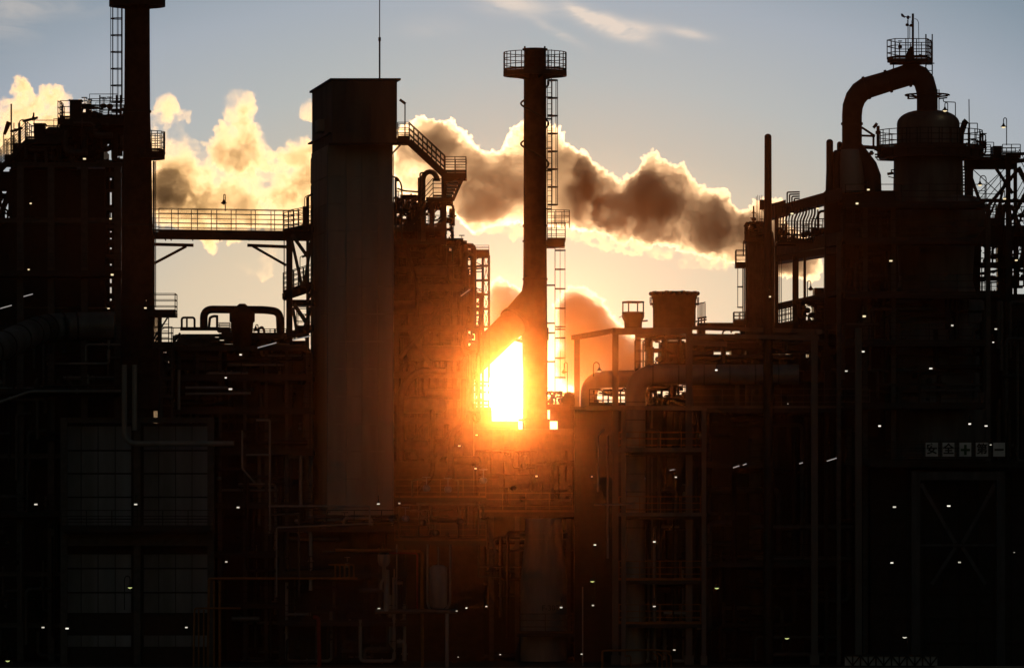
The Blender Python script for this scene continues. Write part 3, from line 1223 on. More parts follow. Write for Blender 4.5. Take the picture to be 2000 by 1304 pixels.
for x, y, r, L in ((800, 600, 13, 1.1), (850, 690, 15, 1.3), (812, 790, 17, 1.4), (868, 770, 11, .9), (795, 870, 12, 1.0), (858, 880, 14, 1.1), (905, 900, 10, .8), (840, 530, 11, .8)):
    a = P(x, y, D - .1)
    R = M_(r)
    MB().lathe(a, [(.01, -L - R * .5), (R * .7, -L - R * .35), (R, -L), (R, L), (R * .7, L + R * .35), (.01, L + R * .5)], 20, True, 'X').build('drum', RUST, th)
for pts_, r in ((((782, 900), (782, 760), (812, 724), (870, 724)), 7), (((880, 940), (880, 850), (905, 820), (905, 740)), 6), (((780, 700), (830, 640), (868, 640)), 5), (((815, 960), (845, 930), (845, 800)), 5), (((790, 470), (815, 560), (815, 620)), 4)):
    pipe_part(th, pts_, r, D - .8, RUST, 22, n=14)
for a_, b_ in (((778, 730), (830, 645)), ((885, 560), (838, 635)), ((776, 900), (830, 822)), ((890, 820), (838, 900)), ((834, 560), (775, 640))):
    brace(th, a_, b_, 4, D - .2, RUST)
s_ = MB()
stair(s_, P(900, 820, D - .9), P(850, 903, D - .9), .8, (0, 1, 0))
s_.build('flight', RUST, th)
s_ = MB()
stair(s_, P(800, 645, D - .9), P(850, 728, D - .9), .8, (0, 1, 0))
s_.build('flight', RUST, th)

# ------------------------------------------------------------------ latticed frame
D = 308.0
th = thing('lattice_frame', 'slim braced steel frame with a railed top standing left of the tall chimney', 'steel frame', P(948, gy(D), D))
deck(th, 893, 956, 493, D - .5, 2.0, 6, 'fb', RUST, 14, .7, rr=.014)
for x, w in ((943, 5), (955, 4.5), (920, 3)):
    column(th, x, 499, None, w, D, RUST)
column(th, 929, 499, None, 3, D + 2, RUST)
for y in (521, 549, 577, 605, 640, 680):
    beam(th, (900, y), (957, y - 2), 4.5, D, RUST)
for y, w in ((524, 3), (530, 2), (600, 2)):
    beam(th, (900, y + 3, D + 1), (943, y, D + 1), w, D, RUST)
for i, y in enumerate((500, 549, 577, 605, 640)):
    y2 = (549, 577, 605, 640, 690)[i]
    brace(th, (945, y), (954, y2), 1.2, D, RUST)
    brace(th, (954, y), (945, y2), 1.2, D, RUST)
for a, b in (((912, 505), (942, 518)), ((914, 522), (938, 500)), ((910, 556), (942, 577)), ((915, 550), (942, 570)), ((940, 580), (912, 625)),
             ((925, 640), (942, 660)), ((940, 640), (925, 690)), ((922, 640), (942, 684)), ((915, 690), (945, 640))):
    brace(th, a, b, 1.6, D, RUST)
deck(th, 905, 942, 640, D, 1.4, 3, 'f', RUST, 18, .8)
deck(th, 905, 942, 576, D, 1.4, 3, 'f', RUST, 12, .8)
tangle(th, 912, 580, 938, 660, D, 1.5, 16, 57, (.03, .08), (RUST,), 4)
for y in (745, 752, 765, 782, 790):
    beam(th, (925, y), (957, y + 1), 3.5, D, RUST)
brace(th, (928, 790), (940, 760), 2.5, D, RUST)
casing(th, 925, 795, 960, None, D + 1, 3, RUST, ribs=False)

# ------------------------------------------------------------------ tall central chimney
D = 318.0
th = thing('chimney', 'slender tall chimney with ringed top gallery, spiral cable and a slanting duct at its foot', 'chimney', P(1045, gy(D), D))
c = P(1045, 0, D)
prof = [(M_(r, D), P(0, y, D).z) for y, r in ((gy(D), 25), (700, 24.5), (664, 24.5), (663.9, 26.5), (640, 26.5), (639.9, 24), (545, 23.2), (470, 22.6), (150, 22), (97, 21.5))]
mb = MB()
mb.lathe((c.x, D, 0), prof, 40)
mb.build('shaft', RUST, th)
for y in (97, 441, 471, 545):
    MB().lathe((c.x, D, P(0, y, D).z), [(M_(24.5, D), -.05), (M_(24.5, D), .05)], 40).build('flange', RUST, th)
for x in (1025, 1064):
    a = P(x, 97, D)
    MB().bar(a, a + Vector((0, 0, .18)), .1).build('lifting_lug', DARK, th)
z = P(0, 139, D).z
g = MB()
ringdeck(g, c, M_(22, D), M_(62, D), z, t=.09, n=36)
ringdeck(g, c, M_(57, D), M_(62, D), z - .091, t=.2, n=36)
for i in range(14):
    a = 2 * pi * i / 14 + .1
    r0, r1 = M_(22.5, D), M_(60, D)
    g.add([(c.x + r * cos(a) + k * -sin(a), c.y + r * sin(a) + k * cos(a), z - dz) for k in (-.03, .03) for r, dz in ((r0, .092), (r1, .092), (r1, .24), (r0, .46))],
          [(0, 1, 2, 3), (7, 6, 5, 4), (0, 4, 5, 1), (1, 5, 6, 2), (2, 6, 7, 3), (3, 7, 4, 0)])
g.build('gallery', DARK, th)
rail(MB(), ringpts(c, M_(61, D), z, n=28), M_(36, D), 3, .9, .024).build('handrail', DARK, th)
# ladders
x0 = P(1069.5, 0, D).x
ladder(MB(), P(1073, 478, D - .2), P(1073, 97, D - .2), (1, 0, 0), M_(8, D), .02).build('ladder', DARK, th)
for (ya, yb) in ((400, 157),):
    cage(MB(), P(1070, ya, D - .2), P(1070, yb, D - .2), (0, 1, 0), (1, 0, 0), .62, M_(19, D), 1.06, 5, .026).build('ladder_cage', DARK, th)
for y in (190, 232, 290, 334, 408):
    MB().bar(P(1066, y, D - .2), P(1078, y, D - .2), .07).build('bracket', DARK, th)
# mid basket platform
g = MB()
zc = P(0, 470, D).z
g.box((P(1066, 0, D).x, D - .9, zc - .08), (P(1104, 0, D).x, D + .9, zc))
g.box((P(1067, 0, D).x, D - .8, zc - .38), (P(1103, 0, D).x, D + .8, zc - .081))
g.bar(P(1066, 483, D), P(1084, 483, D), .12)
g.build('deck', DARK, th)
xl, xr = P(1069, 0, D).x, P(1104, 0, D).x
xr2 = P(1112, 0, D).x
zu = P(0, 445, D).z
pr = [(xl, D - .85), (xr, D - .85), (xr, D + .85), (xl, D + .85)]
rail(MB(), [(x, y, zc) for x, y in pr], M_(34, D), 3, .42, .02).build('handrail', DARK, th)
pr = [(xl, D - 1.0), (xr2 - .3, D - 1.0), (xr2, D - .6), (xr2, D + .6), (xl, D + 1.0)]
rail(MB(), [(x, y, zu) for x, y in pr], M_(33, D), 3, .42, .02, False).build('upper_handrail', DARK, th)
# lower ladder with hoops standing off the shaft
ladder(MB(), P(1084, 790, D - .2), P(1084, 484, D - .2), (0, 1, 0), .45, .02).build('ladder', RUST, th)
g = MB()
ys = [489, 526, 564, 602, 638, 643, 660, 699, 737]
for y in ys:
    q0 = P(1084, y, D - .2)
    dd = M_(20, D)
    prf = [(0, -.33)] + [(dd - .33 + .33 * cos(a), .33 * sin(a)) for a in [-pi / 2 + pi * i / 6 for i in range(7)]] + [(0, .33)]
    g.tube([q0 + Vector((px_, py_, 0)) for px_, py_ in prf], .035, 5, False)
for dx, dy in ((10, -.33), (19.5, -.1), (19.5, .1), (10, .33)):
    q0, q1 = P(1084 + dx, 740, D - .2 + dy), P(1084 + dx, 486, D - .2 + dy)
    g.bar(q0, q1, .028)
g.build('ladder_cage', RUST, th)
for y in (557, 631, 650, 706):
    MB().bar(P(1068, y, D - .2), P(1084, y, D - .2), .09).build('bracket', RUST, th)
# spiral cable
pts = []
for i in range(121):
    t = i / 120
    a = -t * 2 * pi * 2.35 + .25
    y = 160 + 185 * t
    rr = M_(23.4 + (4.2 * abs(cos(a)) ** 3 if (cos(a) < 0) else 3.0 * abs(cos(a)) ** 3), D)
    pts.append(Vector((c.x + rr * cos(a), D - rr * sin(a), P(0, y, D).z)))
MB().tube(pts, .055, 6).build('spiral_cable', DARK, th)
# slanting flue duct
mb = MB()
dp = [P(1048, 590, D), P(1014, 620, D), P(980, 652, D - 1), P(930, 700, D - 3), P(872, 758, D - 5)]
mb.tube(dp, 1, 24, True, [M_(26, D), M_(29, D), M_(27, D), M_(27, D), M_(27, D)])
mb.build('flue_duct', RUST, th)
mb = MB()
mb.prism([(P(1024, 0, D).x, P(0, 543, D).z), (P(1040, 0, D).x, P(0, 543, D).z), (P(1040, 0, D).x, P(0, 640, D).z), (P(992, 0, D).x, P(0, 600, D).z), (P(1019, 0, D).x, P(0, 569, D).z)], D - .7, D + .7)
mb.build('duct_gusset', RUST, th)
d = (dp[2] - dp[1]).normalized()
q0 = P(1005, 628, D - .3)
MB().tube([q0 - d * .12, q0 + d * .12], M_(31.5, D), 24).build('flange', RUST, th)
brace(th, (1000, 661), (1026, 668), 6, D, RUST)
brace(th, (1004, 665), (1020, 646), 4, D, RUST)
brace(th, (1014, 664), (1026, 650), 2, D, RUST)

# ------------------------------------------------------------------ heater under the chimney
D = 306.0
th = thing('heater_unit', 'big furnace body under the sun with one small square window of light', 'furnace', P(1030, gy(D), D))
mb = MB()
pbox(mb, 926, 838, 1122, 1000, D, 8)
pbox(mb, 926, 822, 1012.5, 837.7, D, .5)
pbox(mb, 1026.5, 818, 1074, 837.7, D, .5)
pbox(mb, 1089, 800, 1122, 837.7, D, .5)
pbox(mb, 1012.6, 818, 1026.4, 821.8, D, .5)
pbox(mb, 1074.1, 800, 1088.9, 821.8, D, .5)
pbox(mb, 1068, 793, 1122, 799.8, D, .5)
mb.build('body', RUST, th)
mb = MB()
for x in range(935, 1120, 23):
    a, b = P(x, 842, D), P(x + 3, 998, D)
    mb.box((a.x, D - .12, b.z), (b.x, D - .003, a.z))
mb.build('stiffener', RUST, th)
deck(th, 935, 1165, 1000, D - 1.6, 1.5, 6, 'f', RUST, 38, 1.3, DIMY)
deck(th, 1068, 1122, 793, D + .6, 3, 3, 'fb', RUST, 26, .7)
mb = MB()
mb.lathe(P(1111, 790, D + 1), [(M_(13), -.5), (M_(13), .3), (M_(9), .6), (M_(3), .7)], 16)
mb.build('drum', RUST, th)
tangle(th, 1068, 765, 1100, 795, D + 1, 2, 14, 61, (.02, .06), (RUST,), 4)
for x in (960, 1010, 1060, 1110):
    column(th, x, 1003, None, 9, D - .6)
mb = MB()
a = P(1062, 0, D - 3)
mb.lathe((a.x, D - 3, 0), [(M_(46), .05), (M_(46), P(0, 1135, D).z), (M_(44), P(0, 1110, D).z), (M_(38), P(0, 1060, D).z), (M_(36), P(0, 1012, D).z)], 30)
for y in (1040, 1052, 1130, 1200):
    mb.lathe((a.x, D - 3, P(0, y, D).z), [(M_(47), -.03), (M_(47), .03)], 30)
mb.build('vertical_vessel', PALE, th)
casing(th, 930, 1001, 1130, None, D + 2, 5, DARK)
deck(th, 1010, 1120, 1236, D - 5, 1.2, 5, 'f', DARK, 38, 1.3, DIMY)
tangle(th, 935, 1010, 1160, 1280, D - 1.2, 1.5, 30, 62, (.04, .1), (RUST, STEEL), 8)
tangle(th, 930, 880, 1120, 990, D - 1.4, 1.2, 26, 63, (.03, .09), (RUST,), 8)
# vessel number
letters(th, 'F-302', M_(15), P(1075, 1187, D - 3 - M_(46) - .06), BLACK)

# ------------------------------------------------------------------ walkway bridge and its support tower
D = 303.0
th = thing('walkway_bridge', 'long railed steel footbridge from the left chimney to the concrete tower', 'footbridge', P(430, 455, D))
a, b = P(296, 452, D), P(607, 456, D)
W = 1.5
mb = MB()
Wv = Vector((0, W, 0))
mb.add([a, b, b + Wv, a + Wv] + [v - Vector((0, 0, .06)) for v in (a, b, b + Wv, a + Wv)], [(0, 1, 2, 3), (7, 6, 5, 4), (0, 4, 5, 1), (1, 5, 6, 2), (2, 6, 7, 3), (3, 7, 4, 0)])
mb.build('deck', DARK, th)
mb = MB()
for dy in (.06, W - .06):
    mb.hbeam(a + Vector((0, dy, -.2)), b + Vector((0, dy, -.2)), .12, .27)
mb.build('girder', DARK, th)
rail(MB(), [a + Vector((0, .03, 0)), b + Vector((0, .03, 0))], M_(44), 5, 1.0, .02).build('handrail', DARK, th)
rail(MB(), [a + Vector((.3, W - .03, 0)), P(572, 456, D) + Vector((0, W - .03, 0))], M_(49), 5, .98, .02).build('handrail', DARK, th)
pipe_part(th, [(298, 466), (606, 470)], 1.0, D + .4, DARK, 0, 'conduit')
pipe_part(th, [(298, 463), (606, 467)], .7, D + .9, DARK, 0, 'conduit')
for x in (321, 332, 374, 427, 484, 516, 536):
    pipe_part(th, [(x, 458), (x, 464), (x + 3, 470)], 1.1, D + .4, DARK, 2, 'hanger')
beam(th, (297, 477), (378, 479), 6, D + .5, DARK)
beam(th, (483, 479), (560, 482), 6, D + .5, DARK)
brace(th, (364, 481), (298, 516), 5, D + .5, DARK)
brace(th, (494, 481), (559, 518), 5, D + .5, DARK)
pipe_part(th, [(300, 480), (300, 610)], .8, D + .4, DARK, 0)
neck_lamp(437, 396, 440, 412, D - .1, 'bell lamp on the railing midway along the footbridge', 380, m=PALE)

th = thing('support_tower', 'braced steel tower holding the footbridge left of the concrete tower', 'steel tower', P(575, gy(D), D))
D = 302.5
casing(th, 559, 462, 571, None, D, .35, ribs=False, name='column')
column(th, 601, 385, None, 6, D + 1)
column(th, 609, 385, None, 4, D - .5)
casing(th, 591, 403, 601, 452, D, .5, ribs=False, name='column_box')
for a, b, w in (((570, 458), (602, 503), 7), ((570, 470), (590, 560), 6), ((608, 470), (594, 560), 6), ((574, 594), (600, 632), 8), ((572, 600), (580, 650), 6), ((600, 590), (612, 560), 5), ((594, 640), (606, 600), 5)):
    brace(th, a, b, w, D)
for y0, y1, nme in ((459, 447, 'u'), (579, 560, 'm'), (658, 640, 'l')):
    a, b = P(553, y0, D - .3), P(611, y1, D + 3)
    a2 = Vector((0, 1.2, 0))
    mb = MB()
    mb.bar(a, b, .1, .34)
    mb.bar(a + a2, b + a2, .1, .34)
    for k in range(6):
        p_ = a.lerp(b, k / 5)
        mb.bar(p_, p_ + a2, .1, .2)
    mb.add([a + Vector((0, 0, .2)), b + Vector((0, 0, .2)), b + a2 + Vector((0, 0, .2)), a + a2 + Vector((0, 0, .2))], [(0, 1, 2, 3)])
    mb.build('deck', DARK, th)
    if nme != 'l':
        r_ = MB()
        up = Vector((0, 0, .2))
        rail(r_, [a + up, b + up], 1.05, 4, .62, .022)
        rail(r_, [a + a2 + up, b + a2 + up], 1.05, 4, .62, .022)
        r_.build('handrail', DARK, th)
casing(th, 565, 585, 612, 596, D + .5, 2, ribs=False, name='plate')
pipe_part(th, [(555, 470), (555, 660)], 1, D - .2, DARK, 0)
deck(th, 578, 606, 640, D, 2, 4, 'fb', DARK, 40, .5)
valve_part(th, 606, 612, D, .2)
valve_part(th, 600, 628, D, .16)
pipe_part(th, [(595, 404), (595, 385), (602, 382), (610, 380)], .8, D, DARK, 4, 'lamp_arm')
pipe_part(th, [(586, 570), (586, 502), (592, 499), (600, 499)], .8, D, DARK, 4, 'lamp_arm')
MB().bar(P(600, 384, D), P(611, 379, D), .16, .1).build('lamp_head', DARK, th)
MB().bar(P(590, 502, D), P(603, 497, D), .16, .1).build('lamp_head', DARK, th)

# ------------------------------------------------------------------ pipe rack right of the chimney
D = 296.0
th = thing('pipe_rack', 'tall concrete legged pipe rack right of the tall chimney, open bays showing mauve steam', 'pipe rack', P(1270, gy(D), D))
GREY = mat('rack_concrete', (.20, .185, .17), .85, 0, 1.5, .3, .25, 1)


def leg(x, y0, w, D, m=GREY):
    mb = MB()
    a = P(x, y0, D)
    W = M_(w, D)
    mb.box((a.x - W / 2, D, 0), (a.x + W / 2, D + W * 1.1, a.z))
    mb.box((a.x - W * .7, D - .1, 0), (a.x + W * .7, D + W * 1.2, .5))
    return mb.build('column', m, th)


leg(1127, 655, 11, 307)
leg(1202, 640, 12, 296)
leg(1246, 652, 11, 306)
leg(1270, 652, 10, 302)
leg(1346, 640, 13, 296)
leg(1375, 796, 9, 295.4)
leg(1218, 796, 9, 295.4)
leg(1591, 645, 13, 296)
leg(1677, 640, 13, 296)
leg(1505, 650, 9, 302)
leg(1440, 650, 9, 304)


def rbeam(x0, y0, x1, y1, D0, D1, h, w=.3, m=GREY, name='beam'):
    return MB().bar(P(x0, y0, D0), P(x1, y1, D1), w, M_(h)).build(name, m, th)


rbeam(1121, 659, 1203, 645, 307, 296, 9)
rbeam(1196, 647, 1352, 646, 296.2, 296.2, 13, .4)
rbeam(1240, 656, 1345, 658, 302.5, 302.5, 9)
rbeam(1345, 655, 1600, 660, 296.3, 296.3, 8)
rbeam(1530, 662, 1600, 648, 300, 295.8, 8)
rbeam(1352, 640, 1640, 648, 300, 300, 8)
rbeam(1345, 668, 1420, 672, 296.2, 296.2, 10)
rbeam(1142, 796, 1380, 797, 295.9, 295.9, 8, .5)
rbeam(1205, 878, 1380, 878, 295.2, 295.2, 8, .3)
rbeam(1205, 1004, 1380, 1004, 295.2, 295.2, 7, .3)
rbeam(1120, 796, 1220, 800, 304, 298, 7)
for y in (878, 1004, 1130, 1215):
    deck(th, 1208, 1372, y + 3, 295.7, 2.4, 5, 'fb', DARK, 38, 1.2, YEL, .018)
deck(th, 1352, 1700, 797, 297.2, 3, 6, 'f', DARK, 38, 1.5, GREY, .02)
deck(th, 1352, 1520, 905, 297.2, 3, 5, 'f', DARK, 38, 1.7)
deck(th, 1352, 1640, 1100, 297.2, 3, 5, 'f', DARK, 38, 1.7)
deck(th, 1150, 1262, 790, 303, 2.5, 4, 'fb', DARK, 30, .7)
deck(th, 1240, 1290, 724, 304, 2, 3, 'fbl', DARK, 60, .5)
# dark equipment inside the bays
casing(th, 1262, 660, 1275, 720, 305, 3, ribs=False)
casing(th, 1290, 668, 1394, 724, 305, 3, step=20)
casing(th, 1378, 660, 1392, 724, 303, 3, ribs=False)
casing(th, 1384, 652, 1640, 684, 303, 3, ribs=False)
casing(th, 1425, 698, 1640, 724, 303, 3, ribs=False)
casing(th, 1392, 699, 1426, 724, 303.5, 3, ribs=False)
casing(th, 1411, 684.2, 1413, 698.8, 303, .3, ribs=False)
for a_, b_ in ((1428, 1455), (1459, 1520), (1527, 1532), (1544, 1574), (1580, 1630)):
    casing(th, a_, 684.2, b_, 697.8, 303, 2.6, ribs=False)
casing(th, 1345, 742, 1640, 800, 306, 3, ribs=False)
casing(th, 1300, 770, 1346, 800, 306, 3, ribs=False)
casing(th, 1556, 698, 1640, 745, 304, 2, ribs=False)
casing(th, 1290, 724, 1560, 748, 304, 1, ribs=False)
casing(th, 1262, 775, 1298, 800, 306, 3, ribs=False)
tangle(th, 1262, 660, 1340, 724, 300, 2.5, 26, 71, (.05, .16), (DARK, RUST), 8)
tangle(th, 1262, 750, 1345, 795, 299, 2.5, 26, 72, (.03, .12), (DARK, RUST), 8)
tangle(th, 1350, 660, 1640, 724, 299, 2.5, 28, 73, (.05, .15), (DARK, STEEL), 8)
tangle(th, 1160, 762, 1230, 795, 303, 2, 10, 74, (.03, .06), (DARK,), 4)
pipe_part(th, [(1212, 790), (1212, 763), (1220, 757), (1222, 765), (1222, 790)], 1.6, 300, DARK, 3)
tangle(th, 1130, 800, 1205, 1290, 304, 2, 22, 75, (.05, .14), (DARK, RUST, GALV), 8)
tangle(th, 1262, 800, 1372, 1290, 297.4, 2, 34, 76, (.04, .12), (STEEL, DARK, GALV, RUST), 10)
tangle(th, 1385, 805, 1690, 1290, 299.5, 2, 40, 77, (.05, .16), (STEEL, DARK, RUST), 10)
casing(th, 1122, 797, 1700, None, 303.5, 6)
# slits of the upper floor
for a_, b_, y0, y1 in ((1362, 1640, 630, 641.5), (1362, 1378, 641.6, 652), (1446, 1640, 641.6, 652)):
    casing(th, a_, y0, b_, y1, 304, 1, ribs=False, name='girder')
pipe_part(th, [(1411, 652), (1413, 646), (1420, 644)], 1.6, 303, DARK, 2)
pipe_part(th, [(1428, 650), (1428, 646), (1434, 645)], 1.6, 303, DARK, 2)

# drums on the rack
th = thing('exhaust_drum', 'wide dark exhaust drum with a swollen rim standing on the pipe rack', 'drum', P(1317, 640, 301))
D = 301.0
a = P(1317, 0, D)
MB().lathe((a.x, D, 0), [(M_(42), P(0, 642, D).z), (M_(42), P(0, 601, D).z), (M_(43), P(0, 600, D).z), (M_(43), P(0, 585, D).z), (M_(44.5), P(0, 583, D).z), (M_(45), P(0, 575, D).z), (M_(43), P(0, 571, D).z), (M_(36), P(0, 569.5, D).z), (M_(35), P(0, 574, D).z)], 40).build('body', RUST, th)
mb = MB()
for i in range(26):
    an = 2 * pi * i / 26
    q0 = Vector((a.x + M_(44.6) * cos(an), D + M_(44.6) * sin(an), P(0, 573 + (i % 3) * .7, D).z))
    mb.lathe(q0, [(.1, -.1), (.16, 0), (.1, .1)], 6)
mb.build('rim_padding', RUST, th)
pipe_part(th, [(1278, 574), (1281, 568)], 1.2, D, DARK, 0, 'lug')
for s_ in (-1, 1):
    g = MB()
    ringdeck(g, a, M_(43), M_(48), P(0, 592, D).z, (pi - .35) if s_ < 0 else -.35, (pi + .35) if s_ < 0 else .35, 6, .1)
    rail(g, ringpts(a, M_(48), P(0, 592, D).z, (pi - .35) if s_ < 0 else -.35, (pi + .35) if s_ < 0 else .35, 4), .3, 2, .4, .012, False)
    g.build('side_step', DARK, th)
th = thing('stair_cage', 'small caged stair head right of the wide exhaust drum', 'ladder cage', P(1370, 640, 300.5))
mb = MB()
for i in range(7):
    x = 1363 + i * 2.4
    mb.bar(P(x, 622, 300.5 + (i % 2) * .8), P(x, 592 - min(i, 6 - i) * .6, 300.5 + (i % 2) * .8), .04)
mb.bar(P(1360, 594, 300.5), P(1378, 590, 300.5), .05)
mb.bar(P(1362, 622, 300.5), P(1380, 619, 300.5), .1)
mb.bar(P(1358, 628, 300.5), P(1380, 624, 300.5), .08)
mb.build('cage', DARK, th)
for x in (1364, 1370, 1376):
    pipe_part(th, [(x, 655), (x, 622)], 1.4, 300.5, DARK, 0, 'post')

th = thing('exhaust_drum', 'small tapering drum with an open square frame on top, left on the pipe rack', 'drum', P(1236, 645, 299))
D = 299.0
a = P(1236.5, 0, D)
MB().lathe((a.x, D, 0), [(M_(17), P(0, 646, D).z), (M_(17.5), P(0, 628, D).z), (M_(21.5), P(0, 620, D).z), (M_(22), P(0, 610, D).z), (M_(20), P(0, 609, D).z)], 30).build('body', RUST, th)
mb = MB()
r = M_(21.8)
pp = [(a.x + r * cos(pi / 4 + k * pi / 2 + .35) * 1.0, D + r * sin(pi / 4 + k * pi / 2 + .35)) for k in range(4)]
for k in range(4):
    (x, y), (x2, y2) = pp[k], pp[(k + 1) % 4]
    mb.bar((x, y, P(0, 612, D).z), (x, y, P(0, 589, D).z), .07)
    mb.bar((x, y, P(0, 590, D).z), (x2, y2, P(0, 590, D).z), .09)
mb.build('top_frame', DARK, th)
pipe_part(th, [(1254, 627), (1265, 626)], 1.6, D, DARK, 0, 'nozzle')
pipe_part(th, [(1209, 620), (1215, 617)], .7, D, DARK, 0, 'nozzle')

# big pipe with its elbow
th = thing('large_pipe', 'thick pale pipe running right across the rack and turning down at its left end', 'pipe', P(1241, 1000, 297.6))
D = 298.2
pts = fillet([P(1241, None, D), P(1241, 732, D), P(1560, 731, D)], M_(40), 9)
MB().tube(pts, M_(19.5), 28).build('shell', GALV, th)
for x in (1275, 1325, 1375, 1425, 1475, 1520):
    q0 = P(x, 732, D)
    MB().tube([q0 - Vector((.04, 0, 0)), q0 + Vector((.04, 0, 0))], M_(20.4), 28).build('band', LAG, th)
for y in (785, 820, 855, 890, 925, 960, 995, 1030):
    q0 = P(1241, y, D)
    MB().tube([q0 - Vector((0, 0, .03)), q0 + Vector((0, 0, .03))], M_(20.2), 28).build('band', LAG, th)
th = thing('large_pipe', 'second pale pipe elbow behind the left bay of the rack under a bell lamp', 'pipe', P(1160, 800, 304))
D = 304.5
pts = fillet([P(1150, 870, D), P(1150, 741, D), P(1250, 739, D)], M_(34), 9)
MB().tube(pts, M_(17), 26).build('shell', GALV, th)
neck_lamp(1170.5, 723, 1159, 735, 302.5, 'bell lamp hanging over the second pipe elbow in the left rack bay', 708)
neck_lamp(1102, 726, 1108, 766, 315, 'bell lamp beside the foot of the tall chimney ladder', 708, m=PALE)

# ------------------------------------------------------------------ slender columns
th = thing('vent_stack', 'slender round topped vent stack right of the long dark steam plume', 'vent stack', P(1500, gy(297), 297))
D = 297.0
a = P(1500, 0, D)
MB().lathe((a.x, D, 0), [(M_(9.5), 0), (M_(9), P(0, 640, D).z), (M_(7.2), P(0, 400, D).z), (M_(6.8), P(0, 266, D).z), (M_(5), P(0, 263, D).z), (M_(2), P(0, 261.5, D).z)], 18).build('shaft', DARK, th)
th = thing('absorber_column', 'ribbed absorber column with side ladders behind the slender vent stack', 'column vessel', P(1480, gy(303), 303))
D = 304.0
a = P(1484, 0, D)
MB().lathe((a.x, D, 0), [(M_(29), 0), (M_(29), P(0, 475, D).z), (M_(27), P(0, 455, D).z), (M_(18), P(0, 440, D).z), (M_(6), P(0, 432, D).z)], 28).build('shell', STEEL, th)
mb = MB()
for x in (1458, 1464, 1471, 1478, 1487, 1494, 1508):
    mb.bar(P(x, 640, D - 1), P(x, 470 + abs(x - 1484) * .3, D - 1), .05)
mb.build('stiffener', STEEL, th)
pipe_part(th, [(1472, 455), (1472, 402)], 1.6, D, DARK, 0)
valve_part(th, 1472, 428, D, .16)
for x, y in ((1477, 384), (1480, 381), (1484, 382), (1488, 381), (1492, 400)):
    pipe_part(th, [(x, 470), (x, y)], .55, D - .4, DARK, 0)
casing(th, 1484, 390, 1496, 409, D - .2, .5, ribs=False, name='filler_or_junction_box')
brace(th, (1488, 408), (1496, 420), 1, D)
deck(th, 1457, 1500, 466, D - 1.2, 2.4, 4, 'fl', DARK, 32, .6)
tangle(th, 1456, 436, 1498, 470, D - 1.2, 1.4, 18, 81, (.03, .08), (DARK,), 8)
pipe_part(th, [(1452, 500), (1452, 470), (1462, 466)], 1.2, D, DARK, 6)
deck(th, 1437, 1460, 516, D - .8, 1.4, 4, 'fbl', DARK, 28, .4)
deck(th, 1433, 1458, 629, D - .8, 1.4, 3, 'fbl', DARK, 20, .4)
ladder(MB(), P(1451, 630, D - .5), P(1451, 515, D - .5), (0, 1, 0), .4).build('ladder', DARK, th)
cage(MB(), P(1451, 600, D - .5), P(1451, 520, D - .5), (0, 1, 0), (-1, 0, 0), .6, M_(11), .9, 4).build('ladder_cage', DARK, th)
pipe_part(th, [(1454, 640), (1454, 520)], 1.1, D - .8, DARK, 0)

# ------------------------------------------------------------------ oblique right hand structure
th = thing('process_structure', 'open floored steel structure with curved pipe coils right of the slender vent stack', 'process structure', P(1580, gy(300), 300))


def ob(x, y):
    """a point on the facade that runs away to the left"""
    t = (1640 - x) / 125.0
    return P(x, y, 297.0 + 11.0 * t)


def obar(x0, y0, x1, y1, h, w=.3, m=DARK, name='beam'):
    return MB().bar(ob(x0, y0), ob(x1, y1), w, M_(h)).build(name, m, th)


def oslab(x0, y0, x1, y1, h, dep=3.0, m=DARK, name='floor'):
    a, b = ob(x0, y0), ob(x1, y1)
    H = Vector((0, 0, M_(h)))
    e = Vector((0, dep, 0))
    vs = [a - H, b - H, b - H + e, a - H + e, a, b, b + e, a + e]
    return MB().add(vs, [(3, 2, 1, 0), (4, 5, 6, 7), (0, 1, 5, 4), (1, 2, 6, 5), (2, 3, 7, 6), (3, 0, 4, 7)]).build(name, m, th)


oslab(1506, 405, 1645, 366, 22)
oslab(1506, 398, 1535, 390, 8)
oslab(1514, 476, 1645, 452, 24, m=STEEL)
oslab(1514, 500, 1645, 480, 12, 4)
oslab(1514, 593, 1645, 564, 10)
oslab(1514, 641, 1645, 630, 12)
for x, y0, w in ((1517, 400, 8), (1554, 500, 12), (1572, 500, 5), (1530, 640, 6), (1614, 385, 7)):
    a = ob(x, y0)
    mb = MB()
    mb.box((a.x - M_(w) / 2, a.y, 0), (a.x + M_(w) / 2, a.y + .3, a.z))
    mb.build('column', DARK, th)
leg2 = MB()
a = P(1638, 455, 296.5)
leg2.box((a.x - M_(4), 296.3, 0), (a.x + M_(4), 296.6, a.z))
leg2.build('column', STEEL, th)
# hairpins over the roof
for k in range(4):
    w = 2.0
    pipe_part(th, [(1537.5 + k * 4.6, 400), (1537.5 + k * 4.6, 375.5 + k * 4.2), (1562, 375.5 + k * 4.2 - .5)], 1.5, 304, DARK, 2.5)
